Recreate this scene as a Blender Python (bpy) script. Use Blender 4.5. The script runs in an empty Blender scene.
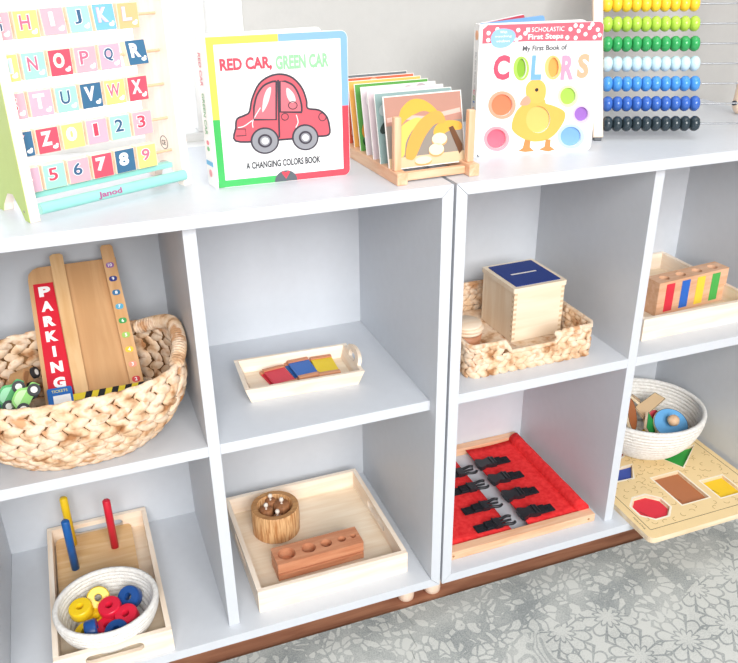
import bpy, bmesh, math, random
from mathutils import Matrix, Vector
from mathutils.geometry import tessellate_polygon
random.seed(7)
PI=math.pi; C=bpy.context.scene.collection
Z0=.10                       # underside of the cubes above the floor (leg height)
T=Z0+.0165; S=Z0+.3576; H=Z0+.70
def R(d): return math.radians(d)
# ------------------------------------------------------------------ materials
def lin(h):
    h=h.lstrip('#'); o=[]
    for i in (0,2,4):
        c=int(h[i:i+2],16)/255
        o.append(c/12.92 if c<=.04045 else ((c+.055)/1.055)**2.4)
    return (*o,1)
_m={}
def mat(h,rough=.5,spec=.4,name=None,metal=0,bump=0,bscale=400,alpha=None):
    key=(h,rough,spec,metal,bump,bscale)
    if key in _m: return _m[key]
    m=bpy.data.materials.new(name or 'paint_'+h.strip('#').lower()); m.use_nodes=True
    nt=m.node_tree; b=nt.nodes['Principled BSDF']
    b.inputs['Roughness'].default_value=rough; b.inputs['Specular IOR Level'].default_value=spec
    b.inputs['Metallic'].default_value=metal
    tc=nt.nodes.new('ShaderNodeTexCoord'); n=nt.nodes.new('ShaderNodeTexNoise'); n.inputs['Scale'].default_value=60
    nt.links.new(tc.outputs['Object'],n.inputs['Vector'])
    mx=nt.nodes.new('ShaderNodeMix'); mx.data_type='RGBA'
    c=lin(h); mx.inputs['A'].default_value=c; mx.inputs['B'].default_value=(c[0]*.94,c[1]*.94,c[2]*.94,1)
    nt.links.new(n.outputs['Fac'],mx.inputs['Factor']); nt.links.new(mx.outputs['Result'],b.inputs['Base Color'])
    if bump:
        n2=nt.nodes.new('ShaderNodeTexNoise'); n2.inputs['Scale'].default_value=bscale
        bp=nt.nodes.new('ShaderNodeBump'); bp.inputs['Strength'].default_value=bump; bp.inputs['Distance'].default_value=.001
        nt.links.new(tc.outputs['Object'],n2.inputs['Vector']); nt.links.new(n2.outputs['Fac'],bp.inputs['Height']); nt.links.new(bp.outputs['Normal'],b.inputs['Normal'])
    _m[key]=m; return m
def wood(name,c1,c2,axis='x',scale=14,rough=.5,contrast=(.35,.65),str_=10):
    m=bpy.data.materials.new(name); m.use_nodes=True; nt=m.node_tree; b=nt.nodes['Principled BSDF']
    tc=nt.nodes.new('ShaderNodeTexCoord'); mp=nt.nodes.new('ShaderNodeMapping')
    k={'x':(1,str_,str_),'y':(str_,1,str_),'z':(str_,str_,1)}[axis]
    mp.inputs['Scale'].default_value=k
    n=nt.nodes.new('ShaderNodeTexNoise'); n.inputs['Scale'].default_value=scale; n.inputs['Detail'].default_value=5; n.inputs['Distortion'].default_value=.6
    cr=nt.nodes.new('ShaderNodeValToRGB'); cr.color_ramp.elements[0].color=lin(c1); cr.color_ramp.elements[1].color=lin(c2)
    cr.color_ramp.elements[0].position=contrast[0]; cr.color_ramp.elements[1].position=contrast[1]
    nt.links.new(tc.outputs['Object'],mp.inputs['Vector']); nt.links.new(mp.outputs['Vector'],n.inputs['Vector'])
    nt.links.new(n.outputs['Fac'],cr.inputs['Fac']); nt.links.new(cr.outputs['Color'],b.inputs['Base Color'])
    b.inputs['Roughness'].default_value=rough; b.inputs['Specular IOR Level'].default_value=.3
    return m
def noise_mat(name,cols,scale=60,rough=.8,bump=.4,bscale=300,dist=.001,detail=3):
    m=bpy.data.materials.new(name); m.use_nodes=True; nt=m.node_tree; b=nt.nodes['Principled BSDF']
    tc=nt.nodes.new('ShaderNodeTexCoord'); n=nt.nodes.new('ShaderNodeTexNoise'); n.inputs['Scale'].default_value=scale; n.inputs['Detail'].default_value=detail
    cr=nt.nodes.new('ShaderNodeValToRGB'); e=cr.color_ramp.elements
    while len(e)<len(cols): e.new(.5)
    for i,c in enumerate(cols): e[i].position=.32+.36*i/(len(cols)-1); e[i].color=lin(c)
    nt.links.new(tc.outputs['Object'],n.inputs['Vector']); nt.links.new(n.outputs['Fac'],cr.inputs['Fac']); nt.links.new(cr.outputs['Color'],b.inputs['Base Color'])
    n2=nt.nodes.new('ShaderNodeTexNoise'); n2.inputs['Scale'].default_value=bscale
    bp=nt.nodes.new('ShaderNodeBump'); bp.inputs['Strength'].default_value=bump; bp.inputs['Distance'].default_value=dist
    nt.links.new(tc.outputs['Object'],n2.inputs['Vector']); nt.links.new(n2.outputs['Fac'],bp.inputs['Height']); nt.links.new(bp.outputs['Normal'],b.inputs['Normal'])
    b.inputs['Roughness'].default_value=rough; b.inputs['Specular IOR Level'].default_value=.15
    return m
WHITE=mat('#D0D4DA',.42,.4,'white_shelf_laminate')
WALL=mat('#BEBDBA',.85,.15,'painted_wall',0,.35,90)
PINE=wood('pale_tray_wood','#F0DBC4','#F8EBDB','x',9,.5)
PINEY=wood('pale_tray_wood_lengthwise','#F0DBC4','#F8EBDB','y',9,.5)
PLY=wood('tray_base_plywood','#E9D5BA','#F2E3CD','x',8,.5)
BEECH=wood('beech_wood','#DFAA84','#EBC3A2','y',12,.45)
BEECHX=wood('beech_wood_crosswise','#DFAA84','#EBC3A2','x',12,.45)
BEECHZ=wood('beech_wood_upright','#DFAA84','#EBC3A2','z',12,.45)
MDF=wood('ramp_hardboard','#C89A6C','#D4A97C','y',6,.55)
PEACH=wood('pink_toned_beech','#F6D9C0','#FBE6D2','z',8,.5)
REDWOOD=wood('reddish_block_wood','#C47F5C','#D89A76','x',12,.4)
BAMBOO=wood('striped_bamboo','#BE8350','#E6BB88','z',22,.4,(.4,.6),14)
DARKW=wood('brown_cylinder_wood','#8E5E3E','#AA7550','z',12,.5)
FLOORW=wood('reddish_floor_boards','#94604A','#BC8668','x',7,.4,(.3,.7),9)
WICK=noise_mat('water_hyacinth_braid',['#A8764E','#E0BF9C','#EED8C0','#CB9C74'],38,.75,.6,260,.0012)
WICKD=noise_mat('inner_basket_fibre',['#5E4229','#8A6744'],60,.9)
ROPE=noise_mat('white_cotton_rope',['#E4E0DA','#F4F2EE'],180,.95,1,520,.0015)
REDF=noise_mat('red_felt_fabric',['#DE2A2E','#F04040'],120,.95,.5,900,.0006)
BLACKP=mat('#23252A',.35,.5,'black_buckle_plastic')
WEB=noise_mat('black_webbing',['#1A1B1F','#2C2D33'],300,.9,.8,700,.0006)
METAL=mat('#9FA2A6',.35,.5,'steel_rod',1)
GREYLINE=mat('#8E9092',.6,.2,'grey_shadow_gap')
# ------------------------------------------------------------------ mesh builder
def frame(o,x,y):
    x=Vector(x).normalized(); y=Vector(y); z=x.cross(y).normalized(); y=z.cross(x)
    return Matrix(((x.x,y.x,z.x,o[0]),(x.y,y.y,z.y,o[1]),(x.z,y.z,z.z,o[2]),(0,0,0,1)))
I4=Matrix.Identity(4)
class MB:
    def __init__(s): s.v=[];s.f=[];s.fm=[];s.sm=[];s.mats=[]
    def mi(s,m):
        if m not in s.mats: s.mats.append(m)
        return s.mats.index(m)
    def add(s,V,F,m,M=None,smooth=False):
        b=len(s.v); i=s.mi(m)
        s.v+= [tuple((M@Vector(p)) if M is not None else p) for p in V]
        flip = M is not None and M.determinant()<0
        for f in F:
            f=[b+k for k in f]
            if flip: f.reverse()
            s.f.append(f); s.fm.append(i); s.sm.append(smooth)
        return s
    def box(s,x0,x1,y0,y1,z0,z1,m,M=None):
        V=[(x0,y0,z0),(x1,y0,z0),(x1,y1,z0),(x0,y1,z0),(x0,y0,z1),(x1,y0,z1),(x1,y1,z1),(x0,y1,z1)]
        F=[(0,3,2,1),(4,5,6,7),(0,1,5,4),(1,2,6,5),(2,3,7,6),(3,0,4,7)]
        return s.add(V,F,m,M)
    def prism(s,poly,z0,z1,m,M=None,holes=(),side=None,smooth=False,bottom=True):
        def area(p): return sum(p[i][0]*p[(i+1)%len(p)][1]-p[(i+1)%len(p)][0]*p[i][1] for i in range(len(p)))
        loops=[list(poly) if area(poly)>0 else list(poly)[::-1]]+[list(h) if area(h)<0 else list(h)[::-1] for h in holes]
        flat=[p for l in loops for p in l]
        if len(loops)==1 and len(poly)<=4: tris=[tuple(range(len(poly)))]
        else: tris=[tuple(t) for t in tessellate_polygon([[Vector((p[0],p[1],0)) for p in l] for l in loops])]
        tt=[]
        for t in tris:
            q=[flat[k] for k in t]
            tt.append(t if area(q)>0 else t[::-1])
        s.add([(p[0],p[1],z1) for p in flat],tt,m,M)
        if bottom: s.add([(p[0],p[1],z0) for p in flat],[t[::-1] for t in tt],m,M)
        for l in loops:
            n=len(l); V=[(p[0],p[1],z0) for p in l]+[(p[0],p[1],z1) for p in l]
            s.add(V,[(i,(i+1)%n,n+(i+1)%n,n+i) for i in range(n)],side or m,M,smooth)
        return s
    def lathe(s,prof,m,M=None,seg=24,smooth=True,sx=1,sy=1):
        V=[];F=[];n=len(prof)
        for k in range(seg):
            a=2*PI*k/seg
            for r,z in prof: V.append((r*math.cos(a)*sx,r*math.sin(a)*sy,z))
        for k in range(seg):
            k2=(k+1)%seg
            for i in range(n-1):
                F.append((k*n+i,k2*n+i,k2*n+i+1,k*n+i+1))
        return s.add(V,F,m,M,smooth)
    def cyl(s,p0,p1,r,m,r1=None,seg=20,M=None):
        p0=Vector(p0);p1=Vector(p1);d=p1-p0;r1=r if r1 is None else r1
        q=d.to_track_quat('Z','Y').to_matrix().to_4x4(); A=Matrix.Translation(p0)@q
        if M is not None: A=M@A
        L=d.length
        s.lathe([(r,0),(r1,L)],m,A,seg)
        s.add([(r*math.cos(2*PI*k/seg),r*math.sin(2*PI*k/seg),0) for k in range(seg)],[tuple(range(seg))[::-1]],m,A)
        s.add([(r1*math.cos(2*PI*k/seg),r1*math.sin(2*PI*k/seg),L) for k in range(seg)],[tuple(range(seg))],m,A)
        return s
    def ell(s,c,rad,m,M=None,seg=14,rings=9,rot=None):
        A=Matrix.Translation(c)@(rot.to_4x4() if rot is not None else I4)@Matrix.Diagonal((rad[0],rad[1],rad[2],1))
        if M is not None: A=M@A
        prof=[(math.sin(PI*i/rings),-math.cos(PI*i/rings)) for i in range(rings+1)]
        prof[0]=(0.0005,-1);prof[-1]=(0.0005,1)
        return s.lathe(prof,m,A,seg)
    def tube(s,pts,r,m,closed=False,seg=8,M=None,up=(0,0,1),flat=1):
        pts=[Vector(p) for p in pts];n=len(pts);V=[];F=[]
        for i,p in enumerate(pts):
            a=pts[(i-1)%n] if closed or i>0 else p; b=pts[(i+1)%n] if closed or i<n-1 else p
            t=(b-a).normalized(); u=Vector(up); x=t.cross(u)
            if x.length<1e-4: x=t.cross(Vector((1,0,0)))
            x.normalize(); y=x.cross(t)
            for k in range(seg):
                w=2*PI*k/seg; V.append(tuple(p+x*(r*math.cos(w))+y*(r*flat*math.sin(w))))
        for i in range(n if closed else n-1):
            j=(i+1)%n
            for k in range(seg):
                k2=(k+1)%seg; F.append((i*seg+k2,i*seg+k,j*seg+k,j*seg+k2))
        s.add(V,F,m,M,True)
        if not closed:
            s.add(V[:seg],[tuple(range(seg))],m,M); s.add(V[-seg:],[tuple(range(seg))[::-1]],m,M)
        return s
    def stroke(s,pts,w,z0,z1,m,M=None,closed=False):
        n=len(pts);L=[];Rr=[]
        for i,p in enumerate(pts):
            a=pts[(i-1)%n] if closed or i>0 else p; b=pts[(i+1)%n] if closed or i<n-1 else p
            dx,dy=b[0]-a[0],b[1]-a[1]; l=math.hypot(dx,dy) or 1
            L.append((p[0]-dy/l*w/2,p[1]+dx/l*w/2)); Rr.append((p[0]+dy/l*w/2,p[1]-dx/l*w/2))
        for i in range(n if closed else n-1):
            j=(i+1)%n
            s.prism([Rr[i],Rr[j],L[j],L[i]],z0,z1,m,M)
        return s
    def text(s,t,cx,cy,w,h,z,m,M=None,bold=0,rot=0,thick=.0003):
        cu=bpy.data.curves.new('t','FONT'); cu.body=t; cu.size=1; cu.extrude=0; cu.resolution_u=3; cu.offset=bold
        o=bpy.data.objects.new('t',cu); me=bpy.data.meshes.new_from_object(o)
        bpy.data.objects.remove(o); bpy.data.curves.remove(cu)
        V=[v.co for v in me.vertices]
        if V:
            x0,x1=min(v.x for v in V),max(v.x for v in V); y0,y1=min(v.y for v in V),max(v.y for v in V)
            sx=w/(x1-x0) if w else h/(y1-y0); sy=h/(y1-y0) if h else sx
            A=Matrix.Translation((cx,cy,z))@Matrix.Rotation(rot,4,'Z')
            P=[((v.x-(x0+x1)/2)*sx,(v.y-(y0+y1)/2)*sy,thick) for v in V]
            F=[tuple(p.vertices) for p in me.polygons]
            if sum((P[f[1]][0]-P[f[0]][0])*(P[f[2]][1]-P[f[0]][1])-(P[f[2]][0]-P[f[0]][0])*(P[f[1]][1]-P[f[0]][1]) for f in F)<0: F=[f[::-1] for f in F]
            s.add(P,F,m,(M@A) if M is not None else A)
        bpy.data.meshes.remove(me)
        return s
    def build(s,name,parent=None,bevel=0,label=None,loc=None):
        me=bpy.data.meshes.new(name); me.from_pydata(s.v,[],s.f)
        for m in s.mats: me.materials.append(m)
        me.polygons.foreach_set('material_index',s.fm); me.polygons.foreach_set('use_smooth',s.sm)
        me.update()
        o=bpy.data.objects.new(name,me); C.objects.link(o)
        if parent: o.parent=parent
        if loc: o.location=loc
        if bevel:
            md=o.modifiers.new('bevel','BEVEL'); md.width=bevel; md.segments=2; md.limit_method='ANGLE'; md.angle_limit=R(50)
        if label: o['label']=label
        return o
def ellp(cx,cy,rx,ry,n=28,a0=0,a1=2*PI,rot=0):
    full=abs(a1-a0-2*PI)<1e-6; k=n if full else n-1; r=[]
    for i in range(n):
        a=a0+(a1-a0)*i/k; x,y=rx*math.cos(a),ry*math.sin(a)
        r.append((cx+x*math.cos(rot)-y*math.sin(rot),cy+x*math.sin(rot)+y*math.cos(rot)))
    return r
def rrect(x0,x1,y0,y1,r,n=5):
    P=[]
    for cx,cy,a in ((x1-r,y1-r,0),(x0+r,y1-r,90),(x0+r,y0+r,180),(x1-r,y0+r,270)):
        for i in range(n+1):
            t=R(a+90*i/n); P.append((cx+r*math.cos(t),cy+r*math.sin(t)))
    return P
def smoothp(pts,n=5,closed=True):
    out=[];k=len(pts)
    for i in range(k if closed else k-1):
        g=lambda j: pts[j%k] if closed else pts[max(0,min(k-1,j))]
        p0,p1,p2,p3=g(i-1),g(i),g(i+1),g(i+2)
        for q in range(n):
            t=q/n
            out.append(tuple(.5*((2*p1[d])+(-p0[d]+p2[d])*t+(2*p0[d]-5*p1[d]+4*p2[d]-p3[d])*t*t+(-p0[d]+3*p1[d]-3*p2[d]+p3[d])*t**3) for d in range(len(p1))))
    if not closed: out.append(tuple(pts[-1]))
    return out
def tag(o,label,cat,group=None):
    o['label']=label;o['category']=cat
    if group:o['group']=group
    return o
def thing(name,label,cat,loc=(0,0,0),rotz=0,group=None,rot=None):
    o=bpy.data.objects.new(name,None); C.objects.link(o); o.empty_display_size=.02
    o.location=loc; o.rotation_euler=rot or (0,0,rotz)
    return tag(o,label,cat,group)
def struct(mb,name):
    o=mb.build(name); o['kind']='structure'; return o
# XZ-drawn helper: polygon in (x,z) extruded along +y
def fxz(y): return Matrix(((1,0,0,0),(0,0,-1,y),(0,1,0,0),(0,0,0,1)))   # (x,y,z)->(x, y-z, y); prism z0..z1 goes toward -y
# ------------------------------------------------------------------ the room
struct(MB().box(-3,3.2,-3,.36,-.05,0,FLOORW),'floor')
# back wall with a window opening on the left
wx0,wx1,wz0,wz1=-1.62,-.235,.79,1.75
mb=MB()
mb.prism([(-3,0),(3.2,0),(3.2,2.5),(-3,2.5)],0,.12,WALL,Matrix(((1,0,0,0),(0,0,1,.36),(0,1,0,0),(0,0,0,1))),holes=[[(wx0,wz0),(wx1,wz0),(wx1,wz1),(wx0,wz1)]])
struct(mb,'wall_back')
WT=mat('#F4F4F2',.4,.4,'white_window_paint')
mb=MB()
for a in ((wx0,wx1,wz0,wz0+.02),(wx0,wx1,wz1-.04,wz1),(wx0,wx0+.04,wz0+.02,wz1-.04),(wx1-.03,wx1,wz0+.02,wz1-.04),(-1.10,-1.065,wz0+.02,wz1-.04)):
    mb.box(a[0],a[1],.40,.44,a[2],a[3],WT)
w=mb.build('window_1',bevel=.003); w['kind']='structure'
MB().box(wx1-.004,wx1+.001,.358,.48,wz0,wz1,WT).box(wx1-.004,wx1+.045,.348,.3595,wz0-.03,wz1+.045,WT).build('casing',w,.001)
MB().box(wx0-.03,wx1+.045,.3505,.40,wz0-.012,wz0+.006,WT).build('sill',w,.001)
g=bpy.data.materials.new('window_glass'); g.use_nodes=True; gn=g.node_tree; gn.nodes.clear()
go=gn.nodes.new('ShaderNodeOutputMaterial'); gm=gn.nodes.new('ShaderNodeMixShader'); gt=gn.nodes.new('ShaderNodeBsdfTransparent'); gg=gn.nodes.new('ShaderNodeBsdfGlossy')
gg.inputs['Roughness'].default_value=.02; gm.inputs[0].default_value=.05
gn.links.new(gt.outputs[0],gm.inputs[1]); gn.links.new(gg.outputs[0],gm.inputs[2]); gn.links.new(gm.outputs[0],go.inputs[0])
MB().box(wx0+.04,wx1-.03,.418,.422,wz0+.02,wz1-.04,g).build('pane',w)
struct(MB().box(-3,-.78,.345,.36,0,.10,WT),'baseboard_back_left'); 
# ------------------------------------------------------------------ cube shelves
W=.70; t=.0165; rec=.022; D=.345; d_in=.332
def shelf_unit(x0,label,zlab):
    r=thing('cube_shelf',label,'shelf',(x0,0,Z0))
    e=.0004
    def panel(name,poly,lab=None):
        MB().prism(poly,0,D,WHITE,Matrix(((1,0,0,0),(0,0,1,0),(0,1,0,0),(0,0,0,1)))).build(name,r,.0007)
    panel('top_panel',[(e,W),(W-e,W),(W-t-e,W-t),(t+e,W-t)])
    panel('bottom_panel',[(e,0),(W-e,0),(W-t-e,t),(t+e,t)])
    panel('side_panel',[(0,e),(t,t+e),(t,W-t-e),(0,W-e)])
    panel('side_panel',[(W,e),(W-t,t+e),(W-t,W-t-e),(W,W-e)])
    MB().box(t,W-t,d_in,d_in+.006,t,W-t,WHITE).build('back_panel',r)
    c=W/2+.0006; h=.017/2
    MB().box(c-h,c+h,rec,d_in,t,W-t,WHITE).build('divider',r,.0006)
    for a,b in ((t,c-h),(c+h,W-t)):
        MB().box(a,b,rec,d_in,.3576-.017,.3576,WHITE).build('shelf_board',r,.0006)
    for lx in (.0245,W-.0245):
        for ly in (.089,.3):
            MB().lathe([(0.0001,-.1),(.012,-.1),(.0148,-.097),(.0155,-.09),(.0155,0),(0.0001,0)],PEACH,Matrix.Translation((lx,ly,0)),20).build('leg',r)
    return r
shelf_unit(-.70,'white open cube shelf on the left, holding the oval wicker basket and the car book','left')
shelf_unit(.0043,'white open cube shelf on the right, under the abacus and holding the red buckle frame','right')
# ------------------------------------------------------------------ play mats
def mat_material(name,off):
    m=bpy.data.materials.new(name); m.use_nodes=True; nt=m.node_tree; b=nt.nodes['Principled BSDF']; N=nt.nodes.new; Lk=nt.links.new
    tc=N('ShaderNodeTexCoord'); mp=N('ShaderNodeMapping'); mp.inputs['Location'].default_value=(off,off*.7,0); Lk(tc.outputs['Object'],mp.inputs['Vector'])
    vec=mp.outputs['Vector']
    def math_(op,a,b_=None,c=None):
        n=N('ShaderNodeMath'); n.operation=op
        for i,x in enumerate((a,b_,c)):
            if x is None: continue
            if isinstance(x,(int,float)): n.inputs[i].default_value=x
            else: Lk(x,n.inputs[i])
        return n.outputs[0]
    # rosette lattice
    fl=N('ShaderNodeMapping'); fl.inputs['Scale'].default_value=(1,1,0); Lk(vec,fl.inputs['Vector'])
    v=N('ShaderNodeTexVoronoi'); v.voronoi_dimensions='2D'; v.inputs['Scale'].default_value=10.5; v.inputs['Randomness'].default_value=0; Lk(fl.outputs[0],v.inputs['Vector'])
    sub=N('ShaderNodeVectorMath'); sub.operation='SUBTRACT'; Lk(fl.outputs[0],sub.inputs[0]); Lk(v.outputs['Position'],sub.inputs[1])
    sx=N('ShaderNodeSeparateXYZ'); Lk(sub.outputs[0],sx.inputs[0])
    ang=math_('ARCTAN2',sx.outputs['Y'],sx.outputs['X']); rad=math_('MULTIPLY',v.outputs['Distance'],1.0)
    pet=math_('ABSOLUTE',math_('COSINE',math_('MULTIPLY',ang,5)))
    rr=math_('SUBTRACT',rad,math_('MULTIPLY',pet,.12))
    line1=math_('LESS_THAN',math_('ABSOLUTE',math_('SUBTRACT',math_('FRACT',math_('MULTIPLY',rr,3.6)),.5)),.085)
    line2=math_('MULTIPLY',math_('LESS_THAN',pet,.26),math_('GREATER_THAN',rad,.12))
    rose=math_('MAXIMUM',line1,line2)
    # leaf and scroll cells
    nz=N('ShaderNodeTexNoise'); nz.inputs['Scale'].default_value=14; Lk(vec,nz.inputs['Vector'])
    wv=N('ShaderNodeMix'); wv.data_type='VECTOR'; wv.inputs['Factor'].default_value=.06; Lk(vec,wv.inputs[4]); Lk(nz.outputs['Color'],wv.inputs[5])
    v2=N('ShaderNodeTexVoronoi'); v2.feature='DISTANCE_TO_EDGE'; v2.inputs['Scale'].default_value=64; Lk(wv.outputs[1],v2.inputs['Vector'])
    cells=math_('LESS_THAN',v2.outputs['Distance'],.11)
    v3=N('ShaderNodeTexVoronoi'); v3.inputs['Scale'].default_value=64; Lk(wv.outputs[1],v3.inputs['Vector'])
    sc=N('ShaderNodeSeparateColor'); Lk(v3.outputs['Color'],sc.inputs[0])
    leaf=math_('MAXIMUM',math_('MULTIPLY',cells,.8),math_('MULTIPLY',math_('GREATER_THAN',sc.outputs[0],.62),.75))
    wa=N('ShaderNodeTexNoise'); wa.inputs['Scale'].default_value=11; wa.inputs['Detail'].default_value=0; wa.inputs['Distortion'].default_value=2.2; Lk(vec,wa.inputs['Vector'])
    scroll=math_('LESS_THAN',math_('ABSOLUTE',math_('SUBTRACT',math_('FRACT',math_('MULTIPLY',wa.outputs['Fac'],6)),.5)),.2)
    big=N('ShaderNodeTexNoise'); big.inputs['Scale'].default_value=3.6; big.inputs['Detail'].default_value=1; Lk(vec,big.inputs['Vector'])
    s3=N('ShaderNodeSeparateXYZ'); Lk(tc.outputs['Object'],s3.inputs[0])
    edge=math_('ADD',s3.outputs['Y'],math_('MULTIPLY',math_('SUBTRACT',big.outputs['Fac'],.5),.35))
    f_leaf=math_('GREATER_THAN',edge,-.055)                        # small leaves near the shelf
    f_rose=math_('GREATER_THAN',math_('ADD',s3.outputs['X'],math_('MULTIPLY',math_('SUBTRACT',big.outputs['Fac'],.5),.2)),.17)
    def mixf(f,a,b_): return math_('ADD',math_('MULTIPLY',f,b_),math_('MULTIPLY',math_('SUBTRACT',1,f),a))
    pat=mixf(f_leaf,mixf(f_rose,math_('MULTIPLY',scroll,.6),math_('MULTIPLY',rose,.95)),leaf)
    fine=N('ShaderNodeTexNoise'); fine.inputs['Scale'].default_value=420; Lk(vec,fine.inputs['Vector'])
    wear=N('ShaderNodeTexNoise'); wear.inputs['Scale'].default_value=9; wear.inputs['Detail'].default_value=6; Lk(vec,wear.inputs['Vector'])
    k=math_('ADD',math_('MULTIPLY',pat,.68),math_('ADD',math_('MULTIPLY',math_('SUBTRACT',wear.outputs['Fac'],.5),1.6),math_('MULTIPLY',math_('SUBTRACT',fine.outputs['Fac'],.5),1.1)))
    cr=N('ShaderNodeValToRGB'); e=cr.color_ramp.elements; e[0].position=0; e[0].color=lin('#CDCEC9'); e[1].position=.95; e[1].color=lin('#8B9090'); Lk(k,cr.inputs['Fac'])
    Lk(cr.outputs['Color'],b.inputs['Base Color']); b.inputs['Roughness'].default_value=.85; b.inputs['Specular IOR Level'].default_value=.2
    bp=N('ShaderNodeBump'); bp.inputs['Strength'].default_value=.5; bp.inputs['Distance'].default_value=.0012; Lk(fine.outputs['Fac'],bp.inputs['Height']); Lk(bp.outputs['Normal'],b.inputs['Normal'])
    return m
def seam(x0):                                                     # interlocking edge running away from the shelf
    P=[]
    y=.055;k=0
    while y>-1.5:
        sgn=1 if k%2==0 else -1
        P+= [(x0,y),(x0,y-.018),(x0+sgn*.012,y-.026),(x0+sgn*.014,y-.044),(x0,y-.052)]
        y-=.07;k+=1
    return P
MM=mat_material('printed_foam_mat',0)
sm=seam(-.056)
MB().prism([(-1.4,.055)]+[(x-.0004,y) for x,y in sm]+[(-1.4,sm[-1][1])],.0,.010,MM).build('play_mat',bevel=.0012)
tag(bpy.data.objects['play_mat'],'grey leaf-patterned foam play mat in front of the left shelf','mat')
o=MB().prism([(x+.0004,y) for x,y in sm]+[(1.6,sm[-1][1]),(1.6,.055)],.0,.010,MM).build('play_mat',bevel=.0012)
tag(o,'grey foam play mat with star rosettes in front of the right shelf','mat')
# ------------------------------------------------------------------ weaving
def lump(mb,p,tan,nrm,L,h,th,tilt,m):
    tan=Vector(tan).normalized(); nrm=Vector(nrm).normalized(); up=nrm.cross(tan).normalized()
    if up.z<0: up=-up
    a=tan*math.cos(tilt)+up*math.sin(tilt); b=up*math.cos(tilt)-tan*math.sin(tilt)
    seg,rg=8,7; V=[];F=[]
    for i in range(rg+1):
        u=i/rg; x=(u-.5)*L; w=math.sin(PI*min(max(u,.02),.98))**.62
        for k in range(seg):
            q=2*PI*k/seg
            V.append(tuple(Vector(p)+a*x+b*(h/2*w*math.cos(q))+nrm*(th/2*w*math.sin(q))))
    for i in range(rg):
        for k in range(seg): F.append((i*seg+k,i*seg+(k+1)%seg,(i+1)*seg+(k+1)%seg,(i+1)*seg+k))
    mb.add(V,F,m,None,True)
def selp(rx,ry,n,e=2.5):
    P=[]
    for i in range(n):
        a=2*PI*i/n; c,s_=math.cos(a),math.sin(a)
        P.append((rx*math.copysign(abs(c)**(2/e),c),ry*math.copysign(abs(s_)**(2/e),s_)))
    return P
def resample(P,n,off=0):
    k=len(P); L=[0]
    for i in range(k): L.append(L[-1]+math.dist(P[i],P[(i+1)%k]))
    out=[]
    for j in range(n):
        s_=((j+off)/n%1)*L[-1]; i=max(q for q in range(k) if L[q]<=s_); u=(s_-L[i])/max(L[i+1]-L[i],1e-9)
        a,b=P[i],P[(i+1)%k]; out.append(((a[0]+(b[0]-a[0])*u,a[1]+(b[1]-a[1])*u),(b[0]-a[0],b[1]-a[1])))
    return out
# ================================================================== TOP OF THE SHELVES
# ---- alphabet easel
PINKW=wood('easel_edge_wood','#F8E4D6','#FCEEE4','z',8,.5)
GRN=mat('#BECF80',.5,.3); TEAL=mat('#98D8CE',.4,.4)
cols={'red':'#E5566A','navy':'#3F6F92','pink':'#EFAEBA','mauve':'#D6B0C2','mint':'#A3DCC9','yel':'#F2DA84','blue':'#7CBCE4','peach':'#F2BE88'}
lett={'red':'#DE4A62','navy':'#3C6488','pink':'#FBD9E0','mint':'#CFF5EE','white':'#FFFFFF','cream':'#FFF3C9','pk2':'#E0708C','peach':'#F9D9B0'}
r=thing('alphabet_frame','wooden frame with rows of turning letter and number tiles and a mint bar','letter frame',(-.527,.0431,H),R(25))
side=[(0,0),(.012,0),(.02,.012),(.034,.028),(.05,.026),(.066,.010),(.071,0),(.0835,0),(.083,.02),(.076,.30),(.070,.315),(.012,.315),(.005,.30),(.003,.12)]
for k,x in enumerate((0,.213)):
    A=Matrix(((0,0,1,x),(1,0,0,0),(0,1,0,0),(0,0,0,1)))
    b=MB().prism(side,0,.012,PINKW,A)
    if k==0: b.prism([(p[0]*.985+.0006,p[1]*.995+.0006) for p in side],-.0006,0,GRN,A)
    else:
        b.stroke(ellp(.036,.052,.0085,.0085,24),.0010,-.0004,0,mat('#7A706C'),A,True)
        Mx=frame((x,.036,.052),(0,-1,0),(0,0,1)); Mx=Matrix.Translation((-.0006,0,0))@Mx
        b.text('CE',0,0,.0095,.0065,0,mat('#5A5452'),Mx,.02)
    b.cyl((x-.0008 if k==0 else x+.0122,.011,.012),(x-.0002 if k==0 else x+.0128,.011,.012),.0016,mat('#9A938C'),seg=12)
    b.build('side_board',r,.0008,'side board with light green outer face' if k==0 else None)
MB().cyl((.012,-.004,.0155),(.213,-.004,.0155),.0068,TEAL,seg=24).text('Janod',.1,0,.032,.0090,0,mat('#B0608F'),frame((0,-.0110,.0165),(1,0,0),(0,.1,1)),.035).build('mint_bar',r,label='round mint green bar with pink lettering')
MB().box(.012,.213,.022,.034,.021,.0275,TEAL).build('mint_rail',r,.001)
MB().box(.012,.213,.028,.04,.288,.302,PINKW).build('top_rail',r,.001)
rows=[(.0446,'456789',['mauve','mint','pink','red','navy','yel'],['white','red','navy','pink','mint','pk2']),
 (.0866,'YZ0123',['navy','red','yel','mauve','mint','pink'],['white','pink','mint','red','navy','red']),
 (.1290,'STUVWX',['pink','mauve','mint','navy','yel','red'],['red','mint','navy','pink','pk2','pink']),
 (.1700,'MNOPQR',['yel','mint','red','pink','mauve','navy'],['mint','pk2','cream','pk2','navy','pink']),
 (.2134,'GHIJKL',['pink','yel','pink','mint','blue','peach'],['navy','pk2','white','navy','white','white']),
 (.2555,'ABCDEF',['red','mint','yel','navy','pink','mauve'],['pink','navy','pk2','mint','red','white'])]
ink=mat('#FFFFFF',.5,.3,'white_print')
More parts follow.
